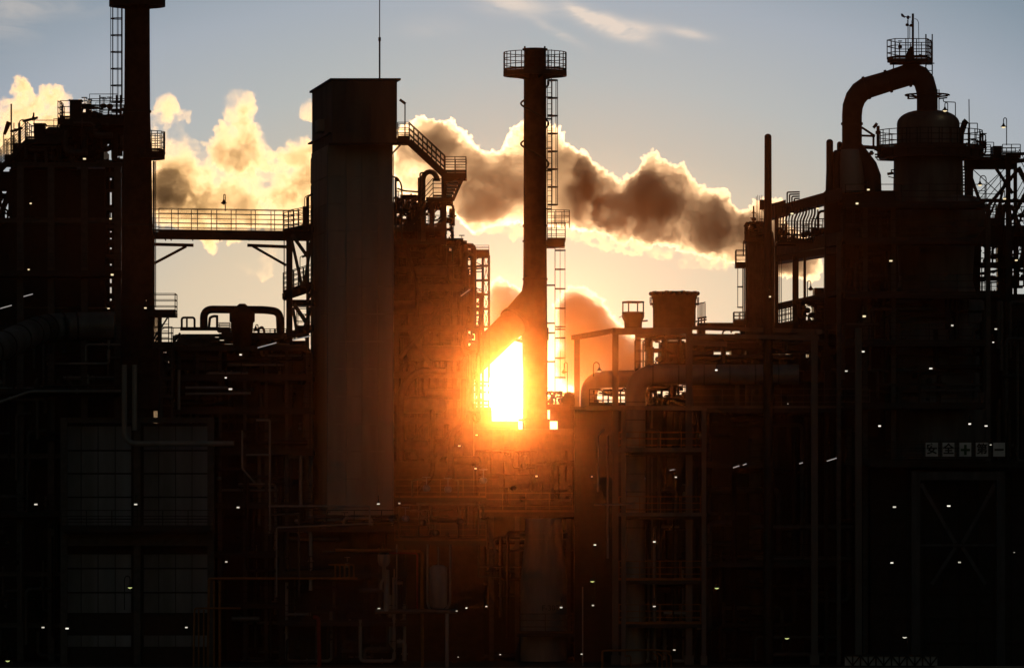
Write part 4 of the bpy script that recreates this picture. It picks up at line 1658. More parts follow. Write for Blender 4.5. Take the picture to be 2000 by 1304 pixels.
# coil pipes in the opening
rnd = random.Random(3)
for k in range(13):
    x = 1524 + k * 5.6
    j = 5 if k % 3 else -5
    pts = [(x + (6 if k > 4 else 4), 405), (x + (6 if k > 4 else 4), 412 + k * .6), (x, 424 + k * .8), (x, 470)]
    pipe_part(th, pts, 1.35 + (k % 3) * .3, 303.5 - k * .3, DARK, 5)
pipe_part(th, [(1598, 475), (1598, 418), (1602, 413), (1612, 412)], 2.6, 301, DARK, 5)
for x in (1593, 1607):
    valve_part(th, x, 440 + (x % 7) * 3, 301, .3, DARK)
tangle(th, 1520, 446, 1600, 472, 301, 3, 10, 82, (.03, .07), (DARK,), 8)
deck(th, 1518, 1612, 470, 301.5, 3, 3, 'fb', DARK, 38, .5, rr=.018)
rail(MB(), [ob(1519, 636), ob(1548, 630)], 1.0, 4, .4, .02).build('handrail', DARK, th)
rail(MB(), [ob(1519, 636) + Vector((0, 1.5, 0)), ob(1548, 630) + Vector((0, 1.5, 0))], .9, 3, .5, .02).build('handrail', DARK, th)
for x in (1523, 1526):
    pipe_part(th, [(x, 640), (x, 505)], .7, 306, DARK, 0)
casing(th, 1552, 597, 1570, 640, 305, 2, ribs=False, name='cabinet')
tangle(th, 1562, 590, 1612, 632, 301, 2, 22, 83, (.06, .15), (DARK,), 6)
casing(th, 1590, 575, 1612, 640, 305, 2, ribs=False, name='cabinet')
casing(th, 1591, 562, 1612, 576, 304, 2, ribs=False, name='tank')
neck_lamp(1583.5, 564, 1577, 582, 300, 'bell lamp in the lower opening right of the slender vent stack', 549, m=PALE)

# ------------------------------------------------------------------ right reactor block
D = 299.0
th = thing('reactor_block', 'great black reactor block below the domed vessel on the right', 'process structure', P(1760, gy(D), D))
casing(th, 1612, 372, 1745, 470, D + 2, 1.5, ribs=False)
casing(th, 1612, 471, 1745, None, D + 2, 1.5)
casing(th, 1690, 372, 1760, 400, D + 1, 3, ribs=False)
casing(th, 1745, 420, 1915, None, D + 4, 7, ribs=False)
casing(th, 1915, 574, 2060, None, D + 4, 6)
casing(th, 1640, 392, 1720, 396, D - .5, 2, ribs=False, name='canopy')
mb = MB()
a = P(1828, 0, D + 2)
mb.lathe((a.x, D + 2, 0), [(M_(100), P(0, 1000, D).z), (M_(100), P(0, 590, D).z), (M_(80), P(0, 575, D).z), (M_(72), P(0, 545, D).z), (M_(76), P(0, 470, D).z), (M_(96), P(0, 440, D).z), (M_(96), P(0, 400, D).z), (M_(78), P(0, 380, D).z)], 44)
mb.build('regenerator', LAG, th)
for y in (398, 468, 574, 668, 790, 900):
    deck(th, 1650, 1925, y, D - 2.6, 2, 6, 'f', DARK, 38, 1.5)
for x in (1690, 1745, 1930):
    column(th, x, 398, None, 9, D - 1.2)
tangle(th, 1645, 400, 1740, 570, D - .5, 2, 26, 84, (.05, .16), (DARK, STEEL), 8)
tangle(th, 1645, 580, 1930, 790, D - 1.4, 1, 34, 85, (.05, .14), (DARK, STEEL), 8)
tangle(th, 1700, 920, 1780, 1290, D - 1, 1.5, 20, 86, (.05, .14), (DARK, STEEL), 6)
tangle(th, 1950, 590, 2020, 900, D - 1, 1.5, 20, 87, (.05, .12), (DARK, STEEL), 4)
# lower column group under the gooseneck
th = thing('standpipe_group', 'three round topped pipes and a bulging body under the great gooseneck duct', 'vessel', P(1650, 372, 300))
D = 300.0
for x, y, w in ((1620.5, 272, 6.8), (1640, 274, 5.5), (1634, 293, 7)):
    a = P(x, 0, D + (1 if x == 1640 else 0))
    MB().lathe((a.x, a.y, 0), [(M_(w + 1.5), P(0, 376, D).z), (M_(w), P(0, 330, D).z), (M_(w), P(0, y + 5, D).z), (M_(w * .75), P(0, y + 1.5, D).z), (M_(w * .3), P(0, y, D).z)], 16).build('standpipe', DARK, th)
a = P(1664, 0, D)
MB().lathe((a.x, D, 0), [(M_(24), P(0, 376, D).z), (M_(25), P(0, 320, D).z), (M_(22), P(0, 296, D).z), (M_(19.5), P(0, 288, D).z)], 26).build('body', GALV, th)
mb = MB()
mb.tube([P(1668, 290, D), P(1682, 308, D), P(1696, 326, D), P(1703, 345, D), P(1704, 376, D)], M_(18), 22)
mb.build('side_duct', DARK, th)

# ------------------------------------------------------------------ gooseneck duct
th = thing('gooseneck_duct', 'great black gooseneck duct arching over to the domed vessel', 'duct', P(1664, 300, 300))
pts = [P(1664, 300, D), P(1664, 225, D), P(1665.5, 208, D), P(1671, 192, D), P(1680, 180, D), P(1692, 172, D), P(1735, 159, D), P(1772, 147, D), P(1786, 145.5, D), P(1797, 150, D), P(1805, 160, D), P(1809.5, 176, D), P(1811, 192, D), P(1811, 225, D)]
rad = [19.5, 19.5, 20, 20.5, 21, 21.5, 20.5, 21.5, 21.5, 21.5, 21, 20.5, 20, 20.5]
MB().tube(pts, 1, 30, True, [M_(r) for r in rad]).build('shell', DARK, th)
for (x, y), (dx, dy), rr in (((1664, 242), (0, 1), 21.5), ((1692, 172), (1, -.33), 23.2), ((1735, 159), (1, -.33), 23.2), ((1775, 148), (1, -.2), 22.6), ((1664, 290), (0, 1), 22)):
    q0 = P(x, y, D)
    d = Vector((dx, 0, -dy)).normalized()
    MB().tube([q0 - d * .06, q0 + d * .06], M_(rr), 30).build('flange', DARK, th)
for a_, b_, w in (((1683, 249), (1709, 266), 4), ((1683, 265), (1709, 266), 4), ((1706, 262), (1706, 287), 4), ((1683, 287), (1715, 289), 7)):
    brace(th, a_, b_, w, D, DARK, 'bracket')

th = thing('vane_platform', 'small railed platform with wind vane and ladder on top of the gooseneck duct', 'platform', P(1775, 125, 300))
D = 300.0
mb = MB()
x = [P(v, 0, D).x for v in (1732, 1760, 1824, 1797)]
z1, z0 = P(0, 118.5, D).z, P(0, 123, D).z
poly = [(x[0], D - .3), (x[1], D + 1.3), (x[2], D + 1.0), (x[3] + .3, D - 1.2), (P(1745, 0, D).x, D - 1.2)]
zt_ = P(0, 117.5, D).z
n = len(poly)
vs = [(px_, py_, zt_) for px_, py_ in poly] + [(px_, py_, zt_ - .16) for px_, py_ in poly]
mb.add(vs, [tuple(range(n)), tuple(range(2 * n - 1, n - 1, -1))] + [(i, i + n, (i + 1) % n + n, (i + 1) % n) for i in range(n)])
mb.bar(P(1738, 124.5, D), P(1800, 124.5, D), .3, .12)
mb.build('deck', DARK, th)
rail(MB(), [(px_, py_, zt_) for px_, py_ in poly + [poly[0]]], 1.02, 3, .62, .024).build('handrail', DARK, th)
pipe_part(th, [(1783, 120), (1783, 27)], 2.2, D, DARK, 0, 'mast')
pipe_part(th, [(1773.5, 120), (1773.5, 33)], .9, D, DARK, 0, 'vane_pole')
pipe_part(th, [(1777, 75), (1777, 52), (1774, 48)], .7, D, DARK, 2, 'conduit')
pipe_part(th, [(1786, 37), (1791, 38), (1794, 44), (1795, 106)], .6, D, DARK, 3, 'conduit')
mb = MB()
mb.bar(P(1764, 33, D), P(1779, 34, D), .05)
mb.prism([(P(1759.5, 0, D).x, P(0, 27, D).z), (P(1762.5, 0, D).x, P(0, 27, D).z), (P(1768, 0, D).x, P(0, 33, D).z), (P(1767, 0, D).x, P(0, 35.5, D).z), (P(1760.5, 0, D).x, P(0, 32.5, D).z)], D - .03, D + .03)
mb.lathe(P(1773.5, 34, D), [(.05, -.1), (.09, 0), (.05, .08)], 8)
mb.build('wind_vane', BLUE, th)
mb = MB()
valve(mb, P(1772, 49, D), .12)
valve(mb, P(1780, 50, D), .12)
mb.build('instrument', DARK, th)
mb = MB()
mb.prism([(P(1768, 0, D).x, P(0, 118, D).z), (P(1786, 0, D).x, P(0, 118, D).z), (P(1784, 0, D).x, P(0, 90, D).z), (P(1777, 0, D).x, P(0, 92, D).z), (P(1771, 0, D).x, P(0, 103, D).z)], D - .15, D + .15)
mb.build('actuator', DARK, th)
valve_part(th, 1758, 92, D, .14, DARK)
pipe_part(th, [(1757, 118), (1757, 90)], 1.1, D, DARK, 0, 'post')
pipe_part(th, [(1745, 140), (1745, 124)], 1.1, D, DARK, 0, 'post')
pipe_part(th, [(1795, 110), (1795, 107), (1800, 107), (1800, 112)], 1, D, DARK, 1)
ladder(MB(), P(1814.5, 150, D - .2), P(1814.5, 67, D - .2), (1, 0, 0), M_(12.5), .03).build('ladder', DARK, th)
pipe_part(th, [(1808.5, 130), (1808.5, 67)], 1.3, D - .2, DARK, 0, 'post')
brace(th, (1800, 122), (1825, 124), 2, D - .2)

# ------------------------------------------------------------------ domed vessel
D = 300.5
th = thing('domed_vessel', 'round domed vessel with a ring gallery under the gooseneck duct', 'vessel', P(1813, 400, D))
a = P(1813, 0, D)
prof = [(M_(69), P(0, 400, D).z), (M_(67.5), P(0, 310, D).z), (M_(61.5), P(0, 296, D).z), (M_(61.5), P(0, 243, D).z)]
for k in range(1, 9):
    t = k / 8 * pi / 2
    prof.append((M_(max(61.5 * cos(t) ** .75, .5)), P(0, 243 - 28 * sin(t), D).z))
MB().lathe((a.x, D, 0), prof, 44).build('shell', LAG, th)
MB().lathe((a.x - M_(2), D, 0), [(M_(20.5), P(0, 222, D).z), (M_(20.5), P(0, 175, D).z)], 26).build('neck', GALV, th)
g = MB()
z = P(0, 290, D).z
ca = P(1816, 0, D)
ringdeck(g, ca, M_(62), M_(105), z, t=.12, n=40)
ringdeck(g, ca, M_(85), M_(100), z - .121, t=.42, n=40)
for i in range(18):
    an = 2 * pi * i / 18
    g.bar((ca.x + M_(64) * cos(an), ca.y + M_(64) * sin(an), z - .3), (ca.x + M_(103) * cos(an), ca.y + M_(103) * sin(an), z - .3), .09, .33)
g.build('gallery', DARK, th)
rail(MB(), ringpts(ca, M_(103), z, n=30), M_(34), 3, .9, .024).build('handrail', DARK, th)
mb = MB()
zr = P(0, 186, D).z
pr = ringpts((P(1811, 0, D).x, D), M_(43), zr, .3, 2 * pi - .0, 28)
mb.tube(pr, .045, 6, False)
for k in range(0, 28, 4):
    q0 = pr[k]
    mb.bar(q0, (P(1811, 0, D).x, D, zr - .22), .05)
mb.bar(P(1774, 184, D), P(1774, 194, D), .1)
mb.bar(P(1774, 193, D), P(1792, 192, D), .07)
mb.bar(P(1834, 193, D), P(1850, 191, D), .07)
mb.bar(P(1834, 175, D), P(1834, 215, D), .05)
mb.build('ring_pipe', DARK, th)
pipe_part(th, [(1842, 193), (1843, 199), (1866, 200), (1866, 240)], .9, D, DARK, 2)
pipe_part(th, [(1866, 241), (1909, 241), (1909, 262)], .9, D, DARK, 1)
mb = MB()
mb.tube([P(1876, 290, D), P(1877, 262, D), P(1884, 240, D), P(1888, 236, D)], M_(6), 12)
mb.build('side_nozzle', RUST, th)
mb = MB()
mb.tube([P(1715, 292, D - 1), P(1715, 246, D - 1)], M_(3.2), 8)
mb.bar(P(1713, 241, D - 1), P(1706, 250, D - 1), .16)
mb.bar(P(1710, 259, D - 1), P(1720, 259, D - 1), .16)
mb.build('camera_post', DARK, th)
pipe_part(th, [(1711, 306), (1714, 313), (1745, 314)], 1.1, D - 1, DARK, 3)
pipe_part(th, [(1709, 307), (1745, 307)], 1.8, D - 1, DARK, 0)
pipe_part(th, [(1733, 340), (1745, 338)], 2.6, D - 1, DARK, 0, 'nozzle')
pipe_part(th, [(1735, 345), (1748, 348)], 1.0, D - 1, DARK, 0)
pipe_part(th, [(1741, 338), (1741, 332), (1748, 332)], 1.4, D - 1, DARK, 0)
tangle(th, 1700, 291, 1745, 303, D - 1, .6, 6, 88, (.04, .09), (DARK,), 0)
tangle(th, 1885, 262, 1925, 300, D, 1, 8, 89, (.03, .06), (DARK,), 2)
for k in range(7):
    a0 = -2.6 + k * .35
    rr = M_(62.5)
    q0 = Vector((a.x + rr * cos(a0), D + rr * sin(a0), P(0, 285, D).z))
    MB().bar(q0, q0 + Vector((0, 0, .9)), .04).build('fixing', DARK, th)
casing(th, 1888, 300, 1900, 560, D + 1, 1, ribs=False, name='riser')
neck_lamp(1845.5, 215, 1851, 224, D - 1.6, 'lit bell lamp on the shoulder of the domed vessel', 201)
th = thing('lightning_mast', 'thin black mast right of the domed vessel', 'mast', P(1893, 300, D))
pipe_part(th, [(1893, 310), (1893, 240)], 1.8, D, DARK, 0, 'mast')
pipe_part(th, [(1893, 240), (1892.5, 194)], .9, D, DARK, 0, 'tip')

# ------------------------------------------------------------------ braced stair tower at the right edge
D = 302.0
th = thing('stair_tower', 'cross braced steel stair tower against the sky at the right edge', 'stair tower', P(1950, gy(D), D))
for x, w in ((1889, 10), (1969, 9), (1983, 7), (2010, 9)):
    column(th, x, 300, None, w, D if x != 1983 else D + 3, DARK)
casing(th, 1885, 311, 1985, 329, D + .4, 1, ribs=False, name='girder')
beam(th, (1895, 391), (2010, 393), 7, D, DARK)
beam(th, (1975, 316), (2030, 310), 8, D - 1, DARK)
beam(th, (1965, 303), (2030, 298), 6, D - 1, DARK)
deck(th, 1898, 1942, 306, D - .5, 2, 4, 'fb', DARK, 28, .6)
mb = MB()
pbox(mb, 1940, 285, 1957, 312, D - .2, 1.5)
mb.build('control_cabinet', DARK, th)
deck(th, 1957, 1994, 302, D - .8, 3, 5, 'fb', DARK, 20, .6)
for a_, b_, w in (((1899, 330), (1955, 381), 1.6), ((1955, 336), (1908, 379), 1.6), ((1953, 340), (1955, 388), 1.4), ((1897, 346), (1930, 440), 6), ((1946, 330), (1978, 378), 6),
                  ((1964, 350), (1944, 430), 5), ((1905, 377), (1955, 380), 1.4), ((1920, 395), (1945, 460), 2), ((1944, 395), (1912, 470), 4), ((1970, 330), (1960, 440), 3),
                  ((1918, 403), (1950, 408), 1.2), ((1924, 412), (1950, 416), 1), ((1975, 400), (2000, 460), 5), ((2005, 400), (1975, 470), 4),
                  ((1919, 480), (1947, 505), 2.2), ((1947, 480), (1922, 505), 2.2), ((1912, 535), (1950, 528), 5)):
    brace(th, a_, b_, w, D, DARK)
for y, h in ((440, 40), (512, 10), (540, 7)):
    casing(th, 1900, y, 2030, y + h, D + 1, 1, ribs=False, name='girder')
casing(th, 1949, 400, 1960, 575, D + 2, 1, ribs=False, name='riser')
casing(th, 1960, 470, 1978, 575, D + 2, 1, ribs=False, name='riser')
deck(th, 1900, 1955, 572, D - .5, 2, 4, 'fb', DARK, 22, .5)
beam(th, (1915, 553), (1950, 551), 1.2, D, DARK)
deck(th, 1900, 1960, 430, D - .5, 2, 4, 'fb', DARK, 30, .6)
for (x0, y0, x1, y1) in ((1990, 326, 2040, 420), (2030, 330, 1975, 430), (1986, 430, 2035, 520), (1900, 440, 1990, 330), (2020, 440, 1978, 560)):
    s = MB()
    a, b = P(x0, y0, D + .6), P(x1, y1, D + .6)
    if b.z > a.z:
        a, b = b, a
    stair(s, a, b, .9, (0, 1, 0), .24, .16)
    for h in (.5, .95):
        s.bar(a + Vector((0, 0, h)), b + Vector((0, 0, h)), .04)
    s.build('flight', DARK, th)
tangle(th, 1960, 400, 2010, 560, D, 2, 30, 90, (.04, .10), (DARK,), 6)
tangle(th, 1895, 395, 1965, 480, D + 1.5, 1, 12, 91, (.03, .07), (DARK,), 0)
tangle(th, 1912, 476, 1950, 575, D + 1, 1, 10, 92, (.02, .06), (DARK,), 4)
casing(th, 1895, 329, 1901, 440, D + .3, .3, ribs=False, name='riser')
s = MB()
for k in range(9):
    s.bar(P(1877, 326 + k * 6, D), P(1886, 326 + k * 6, D + .6), .07)
s.bar(P(1876, 326, D), P(1880, 378, D), .05)
s.build('flight', DARK, th)
neck_lamp(1914, 360, 1926, 405, D - .6, 'lit bell lamp inside the braced stair tower', 344)
neck_lamp(1960, 247, 1966, 284, D - .4, 'lit bell lamp on a tall hooked pole at the far right against the sky', 231)

# ------------------------------------------------------------------ safety sign
D = 293.5
th = thing('safety_sign', 'row of five white boards reading a safety slogan with a cross in the middle', 'sign', P(1885, 878, D))
for k, (x0, x1) in enumerate(((1808, 1832), (1841, 1864), (1874, 1897), (1906, 1930), (1940, 1963))):
    mb = MB()
    pbox(mb, x0, 864, x1, 891, D, .06)
    bo = mb.build('board', SIGNW, th)
    cxm = (x0 + x1) / 2
    if k in (2, 4):
        mb = MB()
        pbox(mb, cxm - 9, 876, cxm + 9, 879.5 if k == 4 else 880.5, D - .03, .028)
        if k == 2:
            pbox(mb, cxm - 2.6, 868, cxm + 2.6, 875.9, D - .03, .028)
            pbox(mb, cxm - 2.6, 880.6, cxm + 2.6, 888, D - .03, .028)
        o_ = mb.build('lettering', GREENP if k == 2 else BLACK, bo)
    else:
        letters(th, '安全 第'[k], M_(22, D), P(cxm, 877.5, D - .02), BLACK, .014, parent=bo)
mb = MB()
pbox(mb, 1790, 861.5, 1968, 862.8, D + .07, .06)
pbox(mb, 1790, 892, 1968, 893.3, D + .07, .06)
for x in (1800, 1836, 1869, 1902, 1935, 1967):
    pbox(mb, x, 858, x + 1.4, 897, D + .131, .06)
mb.build('frame', DARK, th)

# ------------------------------------------------------------------ big braced portal
D = 293.0
PORTAL = mat('weathered_pale_paint', (.09, .09, .095), .7, 0, 2.0, .45, .2, 1)
th = thing('portal_frame', 'pale steel portal with a large X brace below the row of white boards', 'steel frame', P(1870, gy(D), D))
for x in (1789, 1955):
    mb = MB()
    a = P(x, 920, D)
    mb.box((a.x - M_(8), D, 0), (a.x + M_(8), D + .5, a.z))
    mb.build('column', PORTAL, th)
MB().box(P(1797.2, 921, D - 0), (P(1946.8, 0, D).x, D + .49, P(0, 937, D).z)).build('beam', PORTAL, th)
MB().box(P(1797.2, 1062, D), (P(1946.8, 0, D).x, D + .3, P(0, 1066, D).z)).build('beam', PORTAL, th)
for a_, b_ in (((1799, 944), (1866, 1060)), ((1944, 944), (1880, 1060)), ((1866, 1068), (1820, 1140)), ((1880, 1068), (1925, 1140))):
    brace(th, a_, b_, 7, D + .2, PORTAL)
casing(th, 1700, 905, 2060, None, 297.5, 1, DARK)
deck(th, 1797, 1947, 1062, D + .6, 2, 4, 'f', DARK, 38, 1.4)
deck(th, 1700, 2060, 905, D + 1.2, 2.6, 5, 'f', DARK, 38, 1.4)

# ------------------------------------------------------------------ foreground pipework
D = 292.5
th = thing('yellow_pipe', 'dull yellow pipe running across and bending down at the lower left', 'pipe', P(440, 1130, D))
pipe_part(th, [(698, 1129), (408, 1129), (406, None)], 2.4, D, YEL, 5)
pipe_part(th, [(418, 1133), (418, None)], 2.0, D, YEL, 0)
pipe_part(th, [(429, 1133), (429, None)], 2.4, D, YEL, 0)
th = thing('yellow_pipe', 'lower dull yellow pipe group left of the higher one', 'pipe', P(400, 1187, D))
pipe_part(th, [(470, 1187), (380, 1187), (378, None)], 1.8, D - .5, YEL, 5)
pipe_part(th, [(388, 1190), (388, None)], 1.6, D - .5, YEL, 0)
pipe_part(th, [(398, 1190), (398, None)], 1.6, D - .5, YEL, 0)
th = thing('pipe_loops', 'row of orange expansion loops at the end of the yellow pipe', 'pipe', P(670, 1115, D))
for k in range(5):
    x = 655 + k * 9
    pipe_part(th, [(x - 4, 1127), (x, 1127), (x, 1102), (x - 14, 1102)], 1.7, D + .3 + k * .1, YEL, 5, 'loop')
th = thing('orange_pipe', 'orange pipe crossing then dropping beside the pale vertical tank', 'pipe', P(825, 1076, D))
pipe_part(th, [(655, 1074), (824, 1076), (825, None)], 3.2, D, YEL, 8, fl=True)
pipe_part(th, [(760, 1079), (815, 1080), (815, 1190)], 1.6, D - .2, RED, 5)
th = thing('red_pipe', 'dark red hooked pipe standing low in the middle left foreground', 'pipe', P(622, 1250, D))
pipe_part(th, [(612, 1204), (622, 1206), (624, None)], 4, D, RED, 6)
th = thing('low_header', 'pale horizontal header pipe under the funnel', 'pipe', P(810, 1193, D))
pipe_part(th, [(733, 1193), (892, 1193)], 4.5, D - .4, STEEL, 0, fl=True)
pipe_part(th, [(755, 1193), (755, 1112)], 5.5, D - .4, PALE, 0)
pipe_part(th, [(873, 1197), (873, None)], 3.6, D - .4, PALE, 0)
th = thing('funnel_vent', 'pale funnel shaped hopper above an upright pipe in the lower centre', 'funnel', P(750, 1105, D))
a = P(750, 0, D - .6)
MB().lathe((a.x, D - .6, 0), [(M_(4), P(0, 1130, D).z), (M_(4), P(0, 1106, D).z), (M_(9), P(0, 1103, D).z), (M_(12), P(0, 1096, D).z), (M_(12), P(0, 1082, D).z)], 20).build('funnel', PALE, th)
pipe_part(th, [(750, 1128), (744, 1138), (744, 1150)], 2.6, D - .6, PALE, 3)
th = thing('vertical_tank', 'small pale upright tank held inside a looped pipe, lower centre', 'tank', P(856, 1190, D))
a = P(856, 0, D)
MB().lathe((a.x, D, 0), [(M_(10), P(0, 1188, D).z), (M_(17), P(0, 1182, D).z), (M_(17), P(0, 1108, D).z), (M_(10), P(0, 1103, D).z)], 22).build('shell', PALE, th)
pipe_part(th, [(835, 1062), (835, 1180), (842, 1192), (872, 1190), (879, 1176), (879, 1062)], 2.2, D, PALE, 6)
pipe_part(th, [(856, 1106), (856, 1066)], 1.6, D, PALE, 0)
th = thing('goalpost_pipe', 'thin pale goalpost pipes in front of the foot of the concrete tower', 'pipe', P(620, 1100, D))
pipe_part(th, [(500, 820), (527, 820), (527, 1035)], 2.2, D, GALV, 4)
pipe_part(th, [(480, 888), (527, 888)], 1.8, D, GALV, 0)
pipe_part(th, [(473, 840), (473, 915), (500, 945)], 1.8, D, GALV, 5)
pipe_part(th, [(524, 988), (722, 988), (722, 1025)], 2.0, D, GALV, 4)
pipe_part(th, [(540, 1165), (540, 1030), (720, 1022)], 1.6, D - .3, GALV, 4)
pipe_part(th, [(530, 1004), (584, 1004), (584, 1165)], 2.2, D, STEEL, 4)
pipe_part(th, [(770, 1110), (770, 1190)], 1.4, D, PALE, 0)
pipe_part(th, [(775, 1062), (775, 1190)], 1.4, D - .2, PALE, 0)
th = thing('valve_skid', 'railed valve platform with thin upright pipes in the red glow below the sun', 'valve platform', P(860, 1055, 296))
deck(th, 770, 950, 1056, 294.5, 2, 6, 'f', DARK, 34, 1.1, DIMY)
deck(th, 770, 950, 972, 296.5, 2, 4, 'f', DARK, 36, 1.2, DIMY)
pipe_part(th, [(813, 982), (930, 982), (936, 992), (936, 1052)], 2.0, 294.8, STEEL, 4)
pipe_part(th, [(818, 1050), (818, 986)], 1.4, 294.8, STEEL, 0)
pipe_part(th, [(895, 1050), (895, 986)], 1.4, 294.8, STEEL, 0)
pipe_part(th, [(826, 1018), (830, 1011), (838, 1012), (838, 1050)], 1.3, 294.8, STEEL, 3)
pipe_part(th, [(882, 1012), (896, 1012)], 1.3, 294.8, STEEL, 0)
pipe_part(th, [(805, 970), (805, 938), (820, 935), (832, 938)], 2, 296, STEEL, 3)
pipe_part(th, [(895, 970), (895, 938), (888, 936)], 1.6, 296, STEEL, 3)
for x, y, m in ((833, 953, BLUE), (875, 955, BLUE), (824, 1020, STEEL), (899, 1018, STEEL), (792, 1012, BLUE), (850, 1040, STEEL), (944, 938, BLUE)):
    valve_part(th, x, y, 294.6, .26, m)
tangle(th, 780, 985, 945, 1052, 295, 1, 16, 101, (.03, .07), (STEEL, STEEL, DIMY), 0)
th = thing('orange_rack', 'row of dull orange pipes with hoops at the very bottom beside the low rack legs', 'pipe', P(1240, 1290, 289))
pipe_part(th, [(1176, None), (1176, 1270), (1280, 1268), (1310, 1272)], 2, 289.5, YEL, 5)
for k in range(4):
    pipe_part(th, [(1275 + k * 9, 1274), (1284 + k * 9, 1280), (1284 + k * 9, None)], 1.3, 289.5, YEL, 3, 'loop')
pipe_part(th, [(1220, 1280), (1232, 1280), (1232, None)], 1.3, 289.5, YEL, 3)
th = thing('low_truss', 'low bluish panelled truss along the quay at the bottom right', 'truss', P(1745, 1300, 287.5))
mb = MB()
z0, z1 = .16, P(0, 1279, 287.8).z
x0, x1 = P(1650, 0, 287.8).x, P(1832, 0, 287.8).x
mb.box((x0, 287.8, z0), (x1, 287.84, z1))
mb.build('panel', SIGNW, th)
mb = MB()
mb.bar((x0, 287.7, z1), (x1, 287.7, z1), .09)
for k in range(12):
    xa, xb = x0 + (x1 - x0) * k / 12, x0 + (x1 - x0) * (k + 1) / 12
    mb.bar((xa, 287.7, z0 if k % 2 else z1), (xb, 287.7, z1 if k % 2 else z0), .07)
    mb.bar((xb, 287.7, z0), (xb, 287.7, z1), .07)
mb.build('bar', BLACK, th)
th = thing('yard_pole', 'thin upright pale pole standing beside the numbered vessel', 'pole', P(1138, gy(294), 294))
pipe_part(th, [(1138, None), (1138, 1145)], 1.3, 294, PALE, 0)
th = thing('guard_pipes', 'pale square pipe frame climbing the rack beside the pipe elbow', 'pipe', P(1187, 900, 295))
pipe_part(th, [(1187, 1090), (1187, 850)], 2.2, 295.3, GALV, 0)
pipe_part(th, [(1180, 838), (1168, 850), (1168, 960)], 1.8, 295.5, GALV, 4)
pipe_part(th, [(1160, 985), (1210, 985), (1240, 982)], 2, 295.0, GALV, 4)

